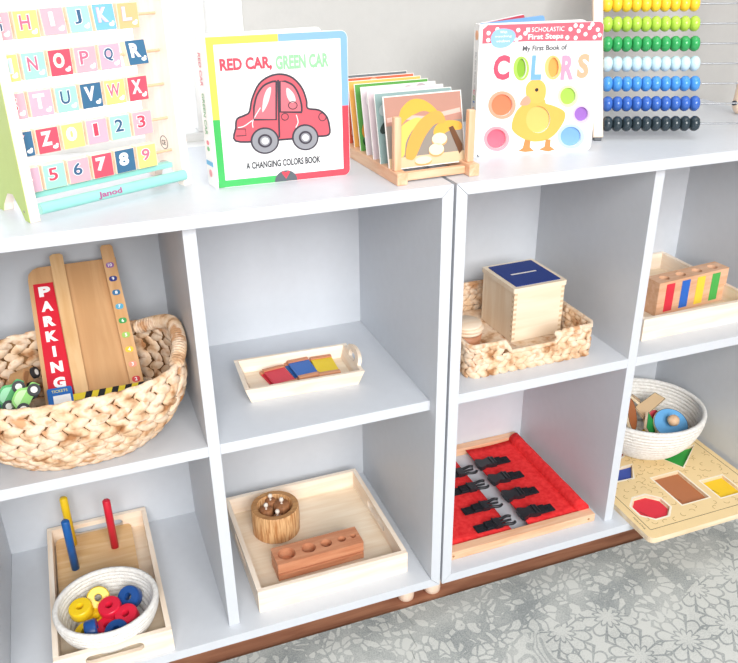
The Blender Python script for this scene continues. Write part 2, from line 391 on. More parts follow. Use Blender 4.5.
for z,ls,tc_,lc in rows:
    MB().cyl((.012,.021,z),(.213,.021,z),.0017,BEECHX,seg=10).build('tile_rod',r)
    for k in range(6):
        u=.0145+.0316*k+(.005 if (k==5 and ls[0]=='M') else 0)
        mb=MB(); mb.box(-.0143,.0143,-.006,.006,-.0145,.0145,PEACH)
        F=frame((0,-.006,0),(1,0,0),(0,0,1))
        mb.prism(rrect(-.0132,.0132,-.0140,.0140,.0006,1),0,.0003,mat(cols[tc_[k]],.4,.4),F)
        wd={'1':.006,'I':.005,'M':.016,'W':.017,'J':.009}.get(ls[k],.0115)
        mb.text(ls[k],-.002,.0025,wd+.002,.0165,.0003,mat(lett['white'] if lc[k]!='white' else cols['pink']),F,.05)
        mb.text(ls[k],-.002,.0025,wd,.015,.0006,mat(lett[lc[k]]),F,.02)
        if ls[k].isalpha():                                      # little animal silhouette in the corner
            mb.prism(ellp(.0075,-.0085,.0034,.0022,14),.0003,.0006,ink,F); mb.prism(ellp(.0098,-.0062,.0016,.0015,10),.0003,.0006,ink,F)
        o=mb.build('letter_tile' if ls[k].isalpha() else 'number_tile',r,.0005)
        o.location=(u,.021,z)
        if ls[k]=='R': o.rotation_euler=(R(-12),0,0)
        if ls[0]=='G' and k in(2,3,4): o.rotation_euler=(R(-8),0,0)
# ---- board books
def spine_text(mb,items,x0,M):
    pass
pageW=mat('#F5F4F1',.6,.3,'board_book_pages'); coverW=mat('#FBFBFA',.25,.5,'glossy_white_cover')
bw,bh=.182,.188
r=thing('board_book','board book about a red and green car, propped open on the left shelf','book',(-.2935,.1019,H),R(-1.5))
F=frame((0,0,0),(1,0,0),(0,0,1))
def zc(x,y):                                                       # cover drawing -> cover metres
    u,v=.5,.5
    for _ in range(6):
        tp=(y-(95-25*u))/((622-50*u)-(95-25*u)); v=tp
        xl=55+50*v; xr=545+5*v; u=(x-xl)/(xr-xl)
    return (u*bw,(1-v)*bh)
Zp=lambda L:[zc(*q) for q in L]
YE,GR,RE,BL=mat('#EFD75E',.3),mat('#45B860',.3),mat('#DC4A58',.3),mat('#86B2DC',.3)
mb=MB()
mb.prism(rrect(0,bw,0,bh,.009),-.0035,0,coverW,F)
q=.0003; b_=.0095
mb.prism([(0.0005,bh*.47),(b_,bh*.47),(b_,bh-b_),(bw*.5,bh-b_),(bw*.5,bh-.0005),(0.0005,bh-.0005)],0,q,YE,F)
mb.prism([(0.0005,.0005),(bw*.5,.0005),(bw*.5,b_),(b_,b_),(b_,bh*.47),(0.0005,bh*.47)],0,q,GR,F)
rc=lambda cx,cy,a0:[(cx+.0085*math.cos(R(a0+15*i)),cy+.0085*math.sin(R(a0+15*i))) for i in range(7)]
mb.prism([(bw*.5,bh-b_),(bw-b_,bh-b_),(bw-b_,bh*.5),(bw-.0005,bh*.5)]+rc(bw-.009,bh-.009,0)+[(bw*.5,bh-.0005)],0,q,BL,F)
mb.prism([(bw*.5,.0005)]+rc(bw-.009,.009,-90)+[(bw-.0005,bh*.5),(bw-b_,bh*.5),(bw-b_,b_),(bw*.5,b_)],0,q,RE,F)
INK=mat('#3E3944',.5); PINKR=mat('#D4606C',.3); LPK=mat('#DC7580',.3); GRY=mat('#94969C',.3)
mb.text('RED CAR,',bw*.265,bh*.815,.066,.0175,q,mat('#D84A5C'),F,.045)
mb.text('GREEN CAR',bw*.665,bh*.815,.070,.0175,q,mat('#93CE9C'),F,.045)
mb.text('priddy',bw*.5,bh*.91,.02,.005,q,mat('#E5B5BE'),F)
car=smoothp([(158,448),(158,400),(162,370),(185,358),(203,345),(212,300),(235,250),(270,224),(310,216),(350,228),(382,262),(398,305),(402,332),(440,338),(466,358),(477,390),(475,425),(430,432),(350,440),(250,448)],4)
mb.prism(Zp(car),0,q,PINKR,F); mb.stroke(Zp(car),.0024,q,2*q,INK,F,True)
for wdw,hl in (([(218,372)]+smoothp([(218,330),(228,288),(250,256),(278,242),(294,240)],4,False)+[(293,372)],[(250,300),(262,268),(276,262),(270,300),(258,330),(246,345)]),
               ([(307,345),(306,240)]+smoothp([(325,240),(352,254),(370,284),(380,320),(381,346)],4,False),[(330,262),(352,280),(360,306),(344,312),(330,290)])):
    P=Zp(wdw); mb.prism(P,q,2*q,LPK,F); mb.stroke(P,.0024,2*q,3*q,INK,F,True)
    mb.prism(Zp(smoothp(hl,4)),2*q,2.6*q,mat('#F8DADA',.3),F)
mb.stroke(Zp([(300,235),(302,340),(304,436)]),.0022,2*q,3*q,INK,F)
mb.stroke([zc(*p) for p in ellp(350,322,15,13,16)],.0011,3*q,4*q,INK,F,True)
mb.stroke([zc(*p) for p in ellp(323,362,12,12,14)],.001,2*q,3*q,INK,F,True)
mb.stroke([zc(*p) for p in ellp(453,362,13,14,14)],.001,2*q,3*q,INK,F,True)
mb.stroke(Zp([(160,405),(190,405),(192,428),(160,430)]),.001,2*q,3*q,INK,F)
for s_ in ([(212,375),(185,395),(165,400)],[(240,330),(215,375),(215,400)],[(360,400),(368,380),(362,355)]):
    mb.stroke(Zp(smoothp(s_,5,False)),.0012,2*q,3*q,mat('#FBE6E6',.3),F)
for cx,cy,rx,ry in ((255,447,48,48),(393,435,46,47)):
    for k,(f_,m_) in enumerate(((1.,INK),(.88,GRY),(.50,INK),(.36,GRY),(.24,ink))):
        mb.prism([zc(*p) for p in ellp(cx,cy,rx*f_,ry*f_,30)],q,(3+k)*q,m_,F)
mb.text('A CHANGING COLORS BOOK',bw*.49,bh*.138,.102,.0095,q,mat('#3A3A40'),F,.035)
mb.prism(ellp(bw*.5,.0008,.0155,.0145,20,0,PI),q,3*q,mat('#5A6268'),F)
mb.prism([(bw*.5-.006,.013),(bw*.5,.004),(bw*.5+.006,.013),(bw*.5+.003,.0145),(bw*.5,.0125),(bw*.5-.003,.0145)],3*q,4*q,RE,F)
mb.build('front_cover',r,.0006,'white front cover with a red car, framed in yellow, blue, green and red')
MB().box(.004,bw-.003,.0036,.0135,.002,bh-.002,pageW).build('page_block',r,.0006)
sp=MB(); sp.box(-.004,0,-.0005,.0255,0,bh,coverW)
A=frame((-.004,.0250,0),(0,-1,0),(0,0,1))
sp.text('GREEN CAR',0,0,.052,.008,.0002,mat('#7FB98C'),A@Matrix.Translation((.0118,bh*.50,0))@Matrix.Rotation(-PI/2,4,'Z'),.02)
sp.text('RED CAR',0,0,.040,.008,.0002,mat('#E08A96'),A@Matrix.Translation((.0118,bh*.79,0))@Matrix.Rotation(-PI/2,4,'Z'),.02)
sp.prism([(.001,.028),(.023,.028),(.023,.034),(.001,.034)],0,.0003,mat('#6FB6E0'),A)
sp.prism(ellp(.012,.018,.005,.005,16),0,.0003,mat('#EBA0A6'),A)
sp.prism(ellp(.012,.050,.004,.003,16),0,.0003,mat('#7FBF8A'),A); sp.prism(ellp(.012,.058,.004,.003,16),0,.0003,mat('#E98A94'),A)
sp=sp.build('spine',r,.0008); sp.rotation_euler=(0,0,R(13))
bc=MB().prism(rrect(0,.172,0,bh,.008),-.0035,0,coverW,F).build('back_cover',r,.0006); bc.location=(-.008,.0262,0); bc.rotation_euler=(0,0,R(8))
# ---- colours book
bw,bh=.179,.183
r=thing('board_book','board book of colors with a duckling and round cut-outs, beside the card rack','book',(.0935,.1172,H),R(-10.5))
def zk(x,y):
    v=.5
    for _ in range(6):
        xl=80-20*v; xr=562-54*v; u=(x-xl)/(xr-xl); v=(y-(100-13*u))/((612-27*u)-(100-13*u))
    return (u*bw,(1-v)*bh)
Zk=lambda L:[zk(*p) for p in L]
mb=MB(); cov=rrect(0,bw,0,bh,.008)
circles=[(158,403,50,51,'#EA8560','#E9A58A'),(138,538,46,47,'#EE6A80','#F2A0AA'),(418,368,38,40,'#A9D45A','#E4F0B4'),(472,438,34,34,'#A070C4','#D9C2E8'),(430,528,50,47,'#7FAEE6','#B9D3F2')]
holes=[[zk(*p) for p in ellp(cx,cy,rx*.82,ry*.84,28)] for cx,cy,rx,ry,_,_ in circles]
wing=[zk(*p) for p in ellp(300,460,48,54,28)]; oh=[zk(*p) for p in ellp(232,262,19,38,24)]; oh2=[zk(*p) for p in ellp(360,258,22,38,24)]
mb.prism(cov,-.0035,0,coverW,F,holes=holes+[wing,oh,oh2])
band=[(0.0006,zk(80,162)[1])]+[(bw-.0006,bh*.855)]+[(bw-.008+.0076*math.cos(R(a)),bh-.008+.0076*math.sin(R(a))) for a in (0,30,60,90)]+[(.0075,bh-.0004),(.0006,bh-.006)]
PK=mat('#E06676',.35)
mb.prism([(0.0006,bh*.865),(bw*.35,bh*.872),(bw-.0006,bh*.858)]+band[2:],0,q,PK,F)
for x,y in [(.05,.94),(.12,.965),(.29,.955),(.31,.90),(.35,.93),(.28,.885),(.72,.95),(.70,.89),(.77,.885),(.79,.935),(.81,.97),(.85,.91),(.88,.955),(.93,.885),(.95,.94),(.90,.98),(.05,.89),(.97,.90),(.76,.975)]:
    mb.prism(ellp(x*bw,y*bh,.0029,.0029,14),q,2*q,ink,F)
mb.prism(smoothp([(bw*.07,bh*.905),(bw*.10,bh*.955),(bw*.17,bh*.97),(bw*.25,bh*.95),(bw*.27,bh*.90),(bw*.22,bh*.845),(bw*.15,bh*.83),(bw*.09,bh*.85)],4),2*q,3*q,mat('#93BFEA',.35),F)
for k,(tx,wd) in enumerate((('With',.010),('matching',.024),('windows',.020))): mb.text(tx,bw*.17,bh*(.945-.032*k),wd,.0034,3*q,ink,F)
mb.text('SCHOLASTIC',bw*.535,bh*.955,.048,.006,q,ink,F); mb.prism([(bw*.355,bh*.938),(bw*.385,bh*.938),(bw*.385,bh*.97),(bw*.355,bh*.97)],q,2*q,ink,F)
mb.text('First Steps',bw*.52,bh*.898,.052,.009,q,ink,F,.02)
mb.text('My First Book of',bw*.52,bh*.815,.066,.0095,q,mat('#5A5C62'),F,.03)
for ch,cx,wd,c in (('C',155,.024,'#E2546E'),('L',292,.016,'#7AAEE0'),('R',416,.020,'#EE9DB8'),('S',478,.018,'#F2AE8E')):
    p=zk(cx,258 if ch!='S' else 252); mb.text(ch,p[0],p[1],wd,.034,q,mat(c,.35),F,.045)
for cx,cy,rx,ry,c in ((232,262,31,46,'#A8CF5A'),(357,258,33,46,'#F6C27A')):
    mb.prism([zk(*p) for p in ellp(cx,cy,rx,ry,28)],0,q,mat(c,.35),F,holes=[[zk(*p) for p in ellp(cx+2,cy,rx*.62,ry*.82,24)]])
for (cx,cy,rx,ry,c,c2),h in zip(circles,holes):
    mb.prism([zk(*p) for p in ellp(cx,cy,rx*1.08,ry*1.08,30)],0,q,mat(c2,.35),F,holes=[h])
DY=mat('#E9B456',.6); DO=mat('#E88A50',.5)
body=smoothp([(262,380),(258,395),(236,404),(214,428),(200,462),(196,492),(206,512),(232,532),(264,546),(300,549),(338,540),(368,518),(390,488),(404,462),(408,440),(400,424),(378,412),(352,402),(330,396),(322,380)],4)
head=smoothp([(250,352),(254,325),(270,308),(292,303),(314,309),(328,328),(330,355),(322,382),(300,396),(274,394),(258,380)],4)
mb.prism([zk(*p) for p in head],0,1.6*q,mat('#EDB95C',.6),F)
mb.prism([zk(*p) for p in body],0,q,DY,F,holes=[wing])
mb.prism(ellp(*zk(293,343),.0026,.0026,14),1.6*q,2.4*q,mat('#33302E'),F)
mb.prism(Zk(smoothp([(228,402),(236,380),(256,366),(270,385),(258,402)],4)),1.6*q,2.2*q,mat('#EFA088'),F)
for pts in ([(248,540),(270,545),(268,572),(285,588),(250,592),(222,588),(240,575)],[(330,540),(350,540),(348,568),(366,582),(340,590),(303,582),(325,570)]):
    mb.prism(Zk(pts),0,q,DO,F)
mb.build('front_cover',r,.0003,'white front cover with colored round holes and a yellow duckling')
pg=MB(); pg.box(.004,bw-.004,.0042,.013,.002,bh-.002,pageW)
G=frame((0,.0042,0),(1,0,0),(0,0,1))
for cx,cy,rx,ry,c,c2 in circles+[(300,460,52,58,'#EFC470','x'),(232,262,22,42,'#8DBB3E','x'),(360,258,25,42,'#F1A95A','x')]:
    pg.prism([zk(*p) for p in ellp(cx,cy,rx,ry,28)],0,.0003,mat(c,.15,.6),G)
pg.build('page_block',r,.0004,'pages showing colored discs through the cover holes')
sp=MB().box(-.004,0,-.0005,.0225,0,bh,coverW); A=frame((-.004,.0225,0),(0,-1,0),(0,0,1))
def vert(sp,A,s_,cy,ln,h,c): sp.text(s_,0,0,ln,h,.0002,mat(c),A@Matrix.Translation((.0112,cy,0))@Matrix.Rotation(-PI/2,4,'Z'),.01)
vert(sp,A,'My First Book of',bh*.66,.05,.006,'#8C8E92')
for k,(ch,c) in enumerate(zip('COLORS',('#E2546E','#6FA23E','#4A86C8','#E9A050','#D85C8C','#E88A60'))): vert(sp,A,ch,bh*(.50-.045*k),.007,.009,c)
sp.prism(ellp(.0112,bh*.92,.007,.0065,18),0,.0003,mat('#F3B38A'),A)
sp.build('spine',r,.0008)
for nm,x,ang,wd,col,lab in (('back_cover',-.002,47,.168,'#FBFBFA','back cover with red inner edge'),('page',.001,35,.163,'#7FB2E8','open blue board page')):
    b=MB().prism(rrect(0,wd,0,bh-.001,.007),-.0030,0,mat(col,.3),F)
    if nm=='back_cover': b.prism(rrect(.002,wd-.001,.002,bh-.002,.006),0,.0006,mat('#D9405A',.4),F)
    b=b.build(nm,r,.0005,lab); b.location=(x,.021,0); b.rotation_euler=(0,0,R(ang))
b=MB().prism(rrect(0,.168,0,bh-.001,.007),-.0045,0,pageW,F).build('page',r,.0005,'white board page'); b.location=(.003,.0195,0); b.rotation_euler=(0,0,R(6.5))
# ---- card rack
RX,RY=-.0735,.0187
r=thing('card_rack','small beech rack full of food picture cards, across the joint of the shelves','rack',(RX,RY,H),R(2.5))
for x in (0,.108):
    MB().box(x,x+.0155,0,.255,0,.0165,BEECH).build('base_rail',r,.0012)
for x in (.0015,.111):
    for y in (.012,.238):
        MB().box(x,x+.010,y,y+.010,.0165,.0865,BEECHZ).build('post',r,.0015)
for y in (.012,.238): MB().box(.0155,.108,y,y+.010,.002,.0125,BEECHX).build('cross_bar',r,.001)
MB().box(.0155,.108,.12,.13,.002,.0125,BEECHX).build('cross_bar',r,.001)
cards=[('a food photo of bananas',None),('a photo of dark leaves',('#8FA6A4','#3E4A46','#B7C2C2')),('a photo of a grey-pink table',('#D9C8CC','#9A8E90','#EDE2E4')),('a photo with a pale edge',('#DCCFD4','#B7A9AE','#F2ECEE')),
 ('a photo of oranges and green leaves',('#5FA04E','#F0A040','#2F5A34')),('a photo of orange fruit',('#F3B560','#F7D9A0','#E68A3A')),('a photo of red tomatoes',('#E9694A','#D84432','#F2A080')),('a photo of greens on a grey board',('#6D7376','#5FA04E','#C9CCCD'))]
order=['frontmost of the stack','second from the front','third from the front','fourth from the front','fifth from the front','sixth from the front','seventh from the front','hindmost of the stack']
for k,(nm,c) in enumerate(cards):
    y=.030+.0262*k
    cx=RX+.004+(.0 if k else .002); tilt=R(-15)
    o=thing('picture_card','card in the rack, %s, %s'%(order[k],nm.replace('a food photo','photo') if k==0 else nm),'card',(cx-.006,RY+y,H+.0135),0,'picture cards in the rack')
    o.rotation_euler=(R(-13),0,R(2.5))
    mb=MB(); cw,ch=.117,.0955
    mb.box(0,cw,-.0006,.0006,0,ch,mat('#ECE9E4',.15,.6))
    G=frame((0,-.0006,0),(1,0,0),(0,0,1)); e=.0015 if k==0 else .0009
    if k==0:
        mb.prism([(e,ch*.6),(cw-e,ch*.6),(cw-e,ch-e),(e,ch-e)],0,q,mat('#B98B7C',.2),G)
        mb.prism([(e,ch*.16),(cw-e,ch*.16),(cw-e,ch*.6),(e,ch*.6)],0,q,mat('#958D84',.2),G)
        mb.prism([(e,e),(cw-e,e),(cw-e,ch*.16),(e,ch*.16)],0,q,mat('#D9C4A0',.2),G)
        mb.stroke([(e+.002,ch*.68),(.03,ch*.70),(cw*.5,ch*.66),(cw-e-.002,ch*.73)],.006,q,1.5*q,mat('#DDB9AC',.2),G)
        ban=lambda L:smoothp([(p[0]*cw,p[1]*ch) for p in L],5)
        mb.prism(ban([(.18,.68),(.22,.82),(.36,.93),(.52,.90),(.66,.76),(.64,.70),(.50,.76),(.36,.72),(.26,.66),(.20,.60)]),q,2*q,mat('#E9AE4A',.25),G)
        mb.prism(ban([(.10,.18),(.12,.45),(.22,.60),(.40,.68),(.48,.62),(.34,.52),(.24,.36),(.20,.18)]),q,2.5*q,mat('#F0C768',.25),G)
        mb.prism(ban([(.22,.18),(.28,.40),(.42,.62),(.60,.74),(.72,.72),(.76,.58),(.62,.56),(.48,.40),(.34,.14),(.26,.12)]),2.5*q,3.5*q,mat('#E6A552',.25),G)
        mb.prism(ban([(.60,.44),(.66,.56),(.80,.60),(.96,.56),(.965,.46),(.84,.46),(.74,.42),(.68,.30)]),q,2*q,mat('#E6AC4C',.25),G)
        mb.prism([(.80*cw,.5*ch),(.86*cw,.52*ch),(.965*cw,.25*ch),(.965*cw,.18*ch),(.92*cw,.12*ch)],2*q,3*q,mat('#6A4A34',.3),G)
        for a,b2,rx,ry in ((.67,.36,.10,.085),(.62,.22,.10,.085),(.44,.09,.11,.055)):
            mb.prism(ellp(a*cw,b2*ch-.002,rx*cw,ry*ch,24),2*q,3*q,mat('#E2A46A',.3),G); mb.prism(ellp(a*cw,b2*ch,rx*cw*.97,ry*ch*.95,24),3*q,4*q,mat('#F8E6C2',.25),G)
    else:
        mb.prism([(e,e),(cw-e,e),(cw-e,ch-e),(e,ch-e)],0,q,mat(c[0],.2),G); mb.box(.001,cw-.001,-.0005,.0005,ch-.0003,ch+.0001,mat(c[0],.2))
        rnd=random.Random(k)
        for i in range(22):
            x_,y_=rnd.uniform(.11,.89)*cw,rnd.uniform(.12,.90)*ch
            mb.prism(smoothp(ellp(x_,y_,rnd.uniform(.006,.014),rnd.uniform(.005,.010),7,rot=rnd.uniform(0,3)),2),q,(1.5+i*.05)*q,mat(c[1+i%2],.2),G)
    mb.build('card',o)
# ---- abacus
r=thing('abacus','leaning wooden bead abacus with rows of rainbow beads pushed to the left','abacus',(.318,.134,H),R(-22))
AL=Matrix.Rotation(R(-27),4,'X')                                   # front frame leans back towards the wall
LW=.296; LH=.345
APEACH=PEACH
for x in (-.0015,LW-.006):
    mb=MB().box(x-.008,x+.008,-.006,.006,.004,LH,APEACH,AL); mb.build('side_post',r,.002)
    mb=MB().box(x-.006,x+.006,-.004,.006,-.001,.005,mat('#55585C'),AL); mb.build('rubber_foot',r,.001)
MB().box(-.017,LW+.001,-.006,.006,LH,LH+.014,APEACH,AL).build('top_rail',r,.002)
top=AL@Vector((0,.006,LH-.01))
for x in (LW-.006,):
    p0=Vector((x,top.y,top.z)); p1=Vector((x,.195,.02))
    mb=MB(); mb.cyl(p0,p1,.011,APEACH,seg=18)
    mb.ell(p1,(.011,.015,.019),APEACH); mb.cyl(p1+Vector((-.014,-.009,.001)),p1+Vector((-.006,-.005,.001)),.004,mat('#2E3644'),seg=12)
    mb.build('rear_leg',r)
rowc=['#2E3B42','#3A68BC','#4A96DE','#CBE4EC','#35A55C','#B4D84E','#FBD23A','#F39A3A','#EE6A3A','#D83A3A']
protos=[]
for k,c in enumerate(rowc):
    L=.0262+.0315*k
    a=AL@Vector((0,0,L)); b=AL@Vector((LW-.01,0,L))
    MB().cyl((0-.004,a.y,a.z),(LW-.008,b.y,b.z),.0012,METAL,seg=10).build('wire',r)
    prof=[(.0015,-.0072),(.006,-.0073),(.0093,-.0058),(.0115,-.0025),(.0118,0),(.0115,.0025),(.0093,.0058),(.006,.0073),(.0015,.0072)]
    bm_=MB().lathe(prof,mat(c,.22,.55),Matrix.Rotation(PI/2,4,'Y'),20)
    first=bm_.build('bead',r)
    for i in range(10):
        o=first if i==0 else first.copy()
        if i: C.objects.link(o)
        o.parent=r; o.location=(.0140+.0152*i,a.y,a.z)
# ================================================================== TRAYS
def handle_slot(cx,cy,w,h,n=6):
    return rrect(cx-w/2,cx+w/2,cy-h/2,cy+h/2,h/2-.0002,n)
def tray(label,loc,w,d,h,th=.008,ends='lr',slot=True,rot=0,floor=.008,grp=None):
    r=thing('wooden_tray',label,'tray',loc,rot)
    MB().box(th*.5,w-th*.5,th*.5,d-th*.5,0,floor,PLY).build('base',r)
    def wall(x0,y0,ln,ax,slotted):
        # polygon in (s,z)
        A=Matrix(((1,0,0,x0),(0,0,1,y0),(0,1,0,0),(0,0,0,1))) if ax=='x' else Matrix(((0,0,1,x0),(1,0,0,y0),(0,1,0,0),(0,0,0,1)))
        ho=[handle_slot(ln/2,h*.60,min(.085,ln*.52),.016)] if slotted and slot else []
        MB().prism([(0,0),(ln,0),(ln,h),(0,h)],0,th,PINE if ax=='x' else PINEY,A,holes=ho).build('wall',r,.0012)
    wall(0,0,w,'x','f' in ends); wall(0,d-th,w,'x','f' in ends)
    wall(0,th,d-2*th,'y','l' in ends); wall(w-th,th,d-2*th,'y','l' in ends)
    return r
def coil_bowl(name,label,loc,rx,ry,h,basek,n,m=ROPE,rr=.0042,cat='bowl',prof=None):
    r=thing(name,label,cat,loc)
    mb=MB(); 
    for i in range(n):
        u=i/(n-1); k=basek+(1-basek)*math.sin(u*PI/2)**.75 if prof is None else prof(u)
        z=rr+(h-2*rr)*u
        mb.tube([(rx*k*math.cos(2*PI*j/64)-0,ry*k*math.sin(2*PI*j/64),z) for j in range(64)],rr*1.12,m,True,8)
    mb.build('coiled_wall',r)
    b=MB()
    j=0; k=basek
    while k>.08:
        b.tube([(rx*k*math.cos(2*PI*j/40),ry*k*math.sin(2*PI*j/40),rr) for j in range(40)],rr,m,True,6); k-=1.9*rr/rx
    b.build('coiled_base',r)
    return r
# ---------------- B: tablet tray (left shelf, upper right cell)
r=thing('wooden_tray','small pale flared tray holding color tablets, on the board above the square tray','tray',(-.1845,.1600,S),R(-2.7))
hx0,hx1,hy0,hy1,hh,tb=.0862,.0950,.0460,.0520,.026,.0065
MB().box(-hx0+.001,hx0-.001,-hy0+.001,hy0-.001,0,.006,PLY).build('base',r)
def hexa(m,a,b):                                                     # a bottom 4 pts, b top 4 pts
    return MB().add(a+b,[(0,3,2,1),(4,5,6,7),(0,1,5,4),(1,2,6,5),(2,3,7,6),(3,0,4,7)],m)
for s_ in (-1,1):
    a=[(-hx0,s_*hy0,0),(hx0,s_*hy0,0),(hx0,s_*(hy0-tb),0),(-hx0,s_*(hy0-tb),0)]
    b=[(-hx1,s_*hy1,hh),(hx1,s_*hy1,hh),(hx1,s_*(hy1-tb),hh),(-hx1,s_*(hy1-tb),hh)]
    if s_>0: a=a[::-1];b=b[::-1]
    hexa(PINE,a,b).build('wall',r,.0008)
    # end walls, the right one rising into a rounded handle
    yb,yt=hy0-tb,hy1-tb
    if s_>0: poly=[(-yb,0),(yb,0),(yt,hh)]+[(.031*math.cos(R(a_)),hh+.017*math.sin(R(a_))**.8) for a_ in range(0,181,12)]+[(-yt,hh)]
    else: poly=[(-yb,0),(yb,0),(yt,hh),(-yt,hh)]
    sl=math.atan2(hx1-hx0,hh)
    A=Matrix.Translation((s_*(hx0),0,0))@Matrix.Rotation(s_*sl,4,'Y')@Matrix(((0,0,-s_,0),(1,0,0,0),(0,1,0,0),(0,0,0,1)))
    MB().prism(poly,0,tb,PINEY,A,holes=[rrect(-.015,.015,.0225,.034,.0055)] if s_>0 else []).build('wall',r,.0008,'end wall rising into a rounded handle' if s_>0 else None)
def tablet(label,loc,rz,col,tilt=(0,0)):
    r=thing('color_tablet',label,'color tablet',loc,0,'color tablets in the small tray'); r.rotation_euler=(tilt[0],tilt[1],rz)
    MB().box(-.0175,.0175,-.0235,.0235,.0005,.0035,mat(col,.4,.4)).build('painted_face',r,.0005)
    for s_ in (-1,1): MB().box(-.018,.018,s_*.0275-.004,s_*.0275+.004,0,.0055,REDWOOD).build('wooden_end',r,.001)
    return r
for nm,x,y,rz,c in (('red',-.2165,.157,7,'#E0384A'),('blue',-.1745,.169,3,'#2C6CC0'),('yellow',-.1390,.165,-3,'#F3D21F')):
    low=tablet('wooden-ended tablet lying under the %s one, only its edges showing'%nm,(x-.003,y+.0045,S+.0062),R(rz+2),c)
    tablet('%s color tablet on top of its partner in the small flared tray'%nm,(x,y-.001,S+.0123),R(rz),c)
# ---------------- C: peg tray (left shelf, lower left cell)
tray('long pale wood tray with end handle slots, holding a peg board and rope bowl',(-.617,.006,T),.171,.319,.042,ends='f')
r=thing('peg_board','brown wooden peg board with yellow, blue and red rods in the long tray','peg board',(-.606,.166,T+.0082))
MB().prism(rrect(0,.130,0,.150,.010),0,.0125,wood('peg_board_plywood','#D9AE78','#E6C394','x',8)).build('board',r,.0012)
for nm,x,y,c in (('blue',.029,.060,'#1F5FA6'),('red',.097,.092,'#D8243A'),('yellow',.029,.126,'#F2C81E')):
    MB().lathe([(.0001,0),(.0066,0),(.0066,.100),(.005,.102),(.0001,.102)],mat(c,.35,.45),Matrix.Translation((x,y,.0127)),20).build('rod',r,0,nm+' rod')
coil_bowl('rope_bowl','round white rope bowl of painted rings, sitting in the long tray',(-.533,.0780,T+.0085),.0745,.0715,.060,.68,9)
def ring(c,label,p,rot):
    m_=mat(c,.3,.5); mb=MB()
    mb.lathe([(.0160,-.0088),(.0174,-.0074),(.0178,-.005),(.0178,.005),(.0174,.0074),(.0160,.0088)],m_,None,36)
    mb.lathe([(.0160,.0088),(.0062,.0088)],m_,None,36); mb.lathe([(.0062,-.0088),(.0160,-.0088)],m_,None,36)
    mb.lathe([(.0062,.0088),(.0055,.0078),(.0055,-.0078),(.0062,-.0088)],m_,None,36)
    r=mb.build('wooden_ring')
    r.location=(p[0],p[1],p[2]+Z0); r.rotation_euler=rot; tag(r,label,'ring','painted rings in the rope bowl')
YL,RD,BU='#F6CF24','#E02440','#1F4F94'
ring(YL,'flat yellow ring at the left side of the rope bowl',(-.5715,.0905,.066),(R(8),R(-6),0))
ring(YL,'bright yellow ring tipped up to show its hole, at the back of the bowl',(-.545,.110,.064),(R(48),R(6),0))
ring(YL,'yellow ring below the two top yellow ones, beside the red ring',(-.5525,.080,.0465),(R(4),R(8),0))
ring(YL,'yellow ring mostly buried at the left front under the blue ring',(-.568,.058,.0455),(R(10),R(-12),0))
ring(BU,'dark blue ring tipped against the right back of the rope bowl',(-.4975,.095,.062),(R(30),R(-28),0))
ring(RD,'red ring in the middle of the bowl, topmost of the red ones',(-.529,.081,.063),(R(10),R(-8),0))
ring(RD,'red ring at the right of the bowl below the dark blue one',(-.506,.0575,.060),(R(12),R(-14),0))
ring(RD,'red ring at the front of the bowl, half hidden between two blue rings',(-.5375,.0555,.047),(R(6),R(4),0))
ring(BU,'blue ring standing on its rim at the left front of the bowl',(-.559,.0470,.0585),(R(8),R(82),R(8)))
ring(BU,'blue ring lying at the front of the bowl behind the rim',(-.524,.036,.054),(R(14),R(-10),0))
# ---------------- D: knobbed cylinders (left shelf, lower right cell)
tray('square pale wood tray with side handle slots holding a bamboo pot and a holed block',(-.306,.033,T),.260,.262,.0425)
r=thing('bamboo_pot','round striped bamboo pot without lid, standing in the square tray','pot',(-.2285,.2150,T+.0082))
mb=MB().lathe([(.0001,0),(.041,0),(.0425,.002),(.0435,.030),(.0430,.053),(.0420,.0548)],BAMBOO,None,48)
mb.lathe([(.0420,.0548),(.0325,.0548)],wood('pot_rim_bamboo','#A9784C','#C4935F','x',14),None,48); mb.lathe([(.0325,.0548),(.0315,.053),(.0310,.010),(.0001,.010)],BAMBOO,None,48); mb.build('body',r)
KN=mat('#EFE3D6',.4)
for lab,x,y,rr,hh_ in (('widest brown knobbed cylinder on the right in the bamboo pot',-.2145,.2210,.0145,.040),('knobbed cylinder on the left in the bamboo pot',-.2440,.2180,.0118,.038),('knobbed cylinder at the back of the bamboo pot',-.2310,.2375,.0095,.041),('smallest knobbed cylinder at the front of the bamboo pot',-.2290,.1955,.0075,.036)):
    r=thing('knobbed_cylinder',lab,'cylinder',(x,y,T+.0184),0,'knobbed cylinders in the bamboo pot')
    MB().lathe([(.0001,0),(rr,0),(rr,hh_-.001),(rr-.001,hh_),(.0001,hh_)],DARKW,None,28).build('body',r)
    MB().lathe([(.0020,hh_),(.0012,hh_+.004),(.0032,hh_+.0052),(.0043,hh_+.0085),(.0033,hh_+.0118),(.0002,hh_+.013)],KN,None,16).build('knob',r)
r=thing('cylinder_block','reddish wooden block with five round holes shrinking to the right, in the square tray','block',(-.2600,.0815,T+.0082),R(.8))
bl,bd=.1535,.045
hs=[(.022,.0150),(.061,.0126),(.0925,.0100),(.121,.0076),(.1420,.0052)]
mb=MB()
mb.box(0,bl,0,bd,0,.0135,REDWOOD); mb.box(.0015,bl-.0015,.0015,bd-.0015,.0135,.0165,REDWOOD)
holes=[ellp(x,bd/2,q_,q_,24) for x,q_ in hs]
mb.prism([(0,0),(bl,0),(bl,bd),(0,bd)],.0165,.0355,REDWOOD,holes=holes)
mb.build('body',r,.0014)
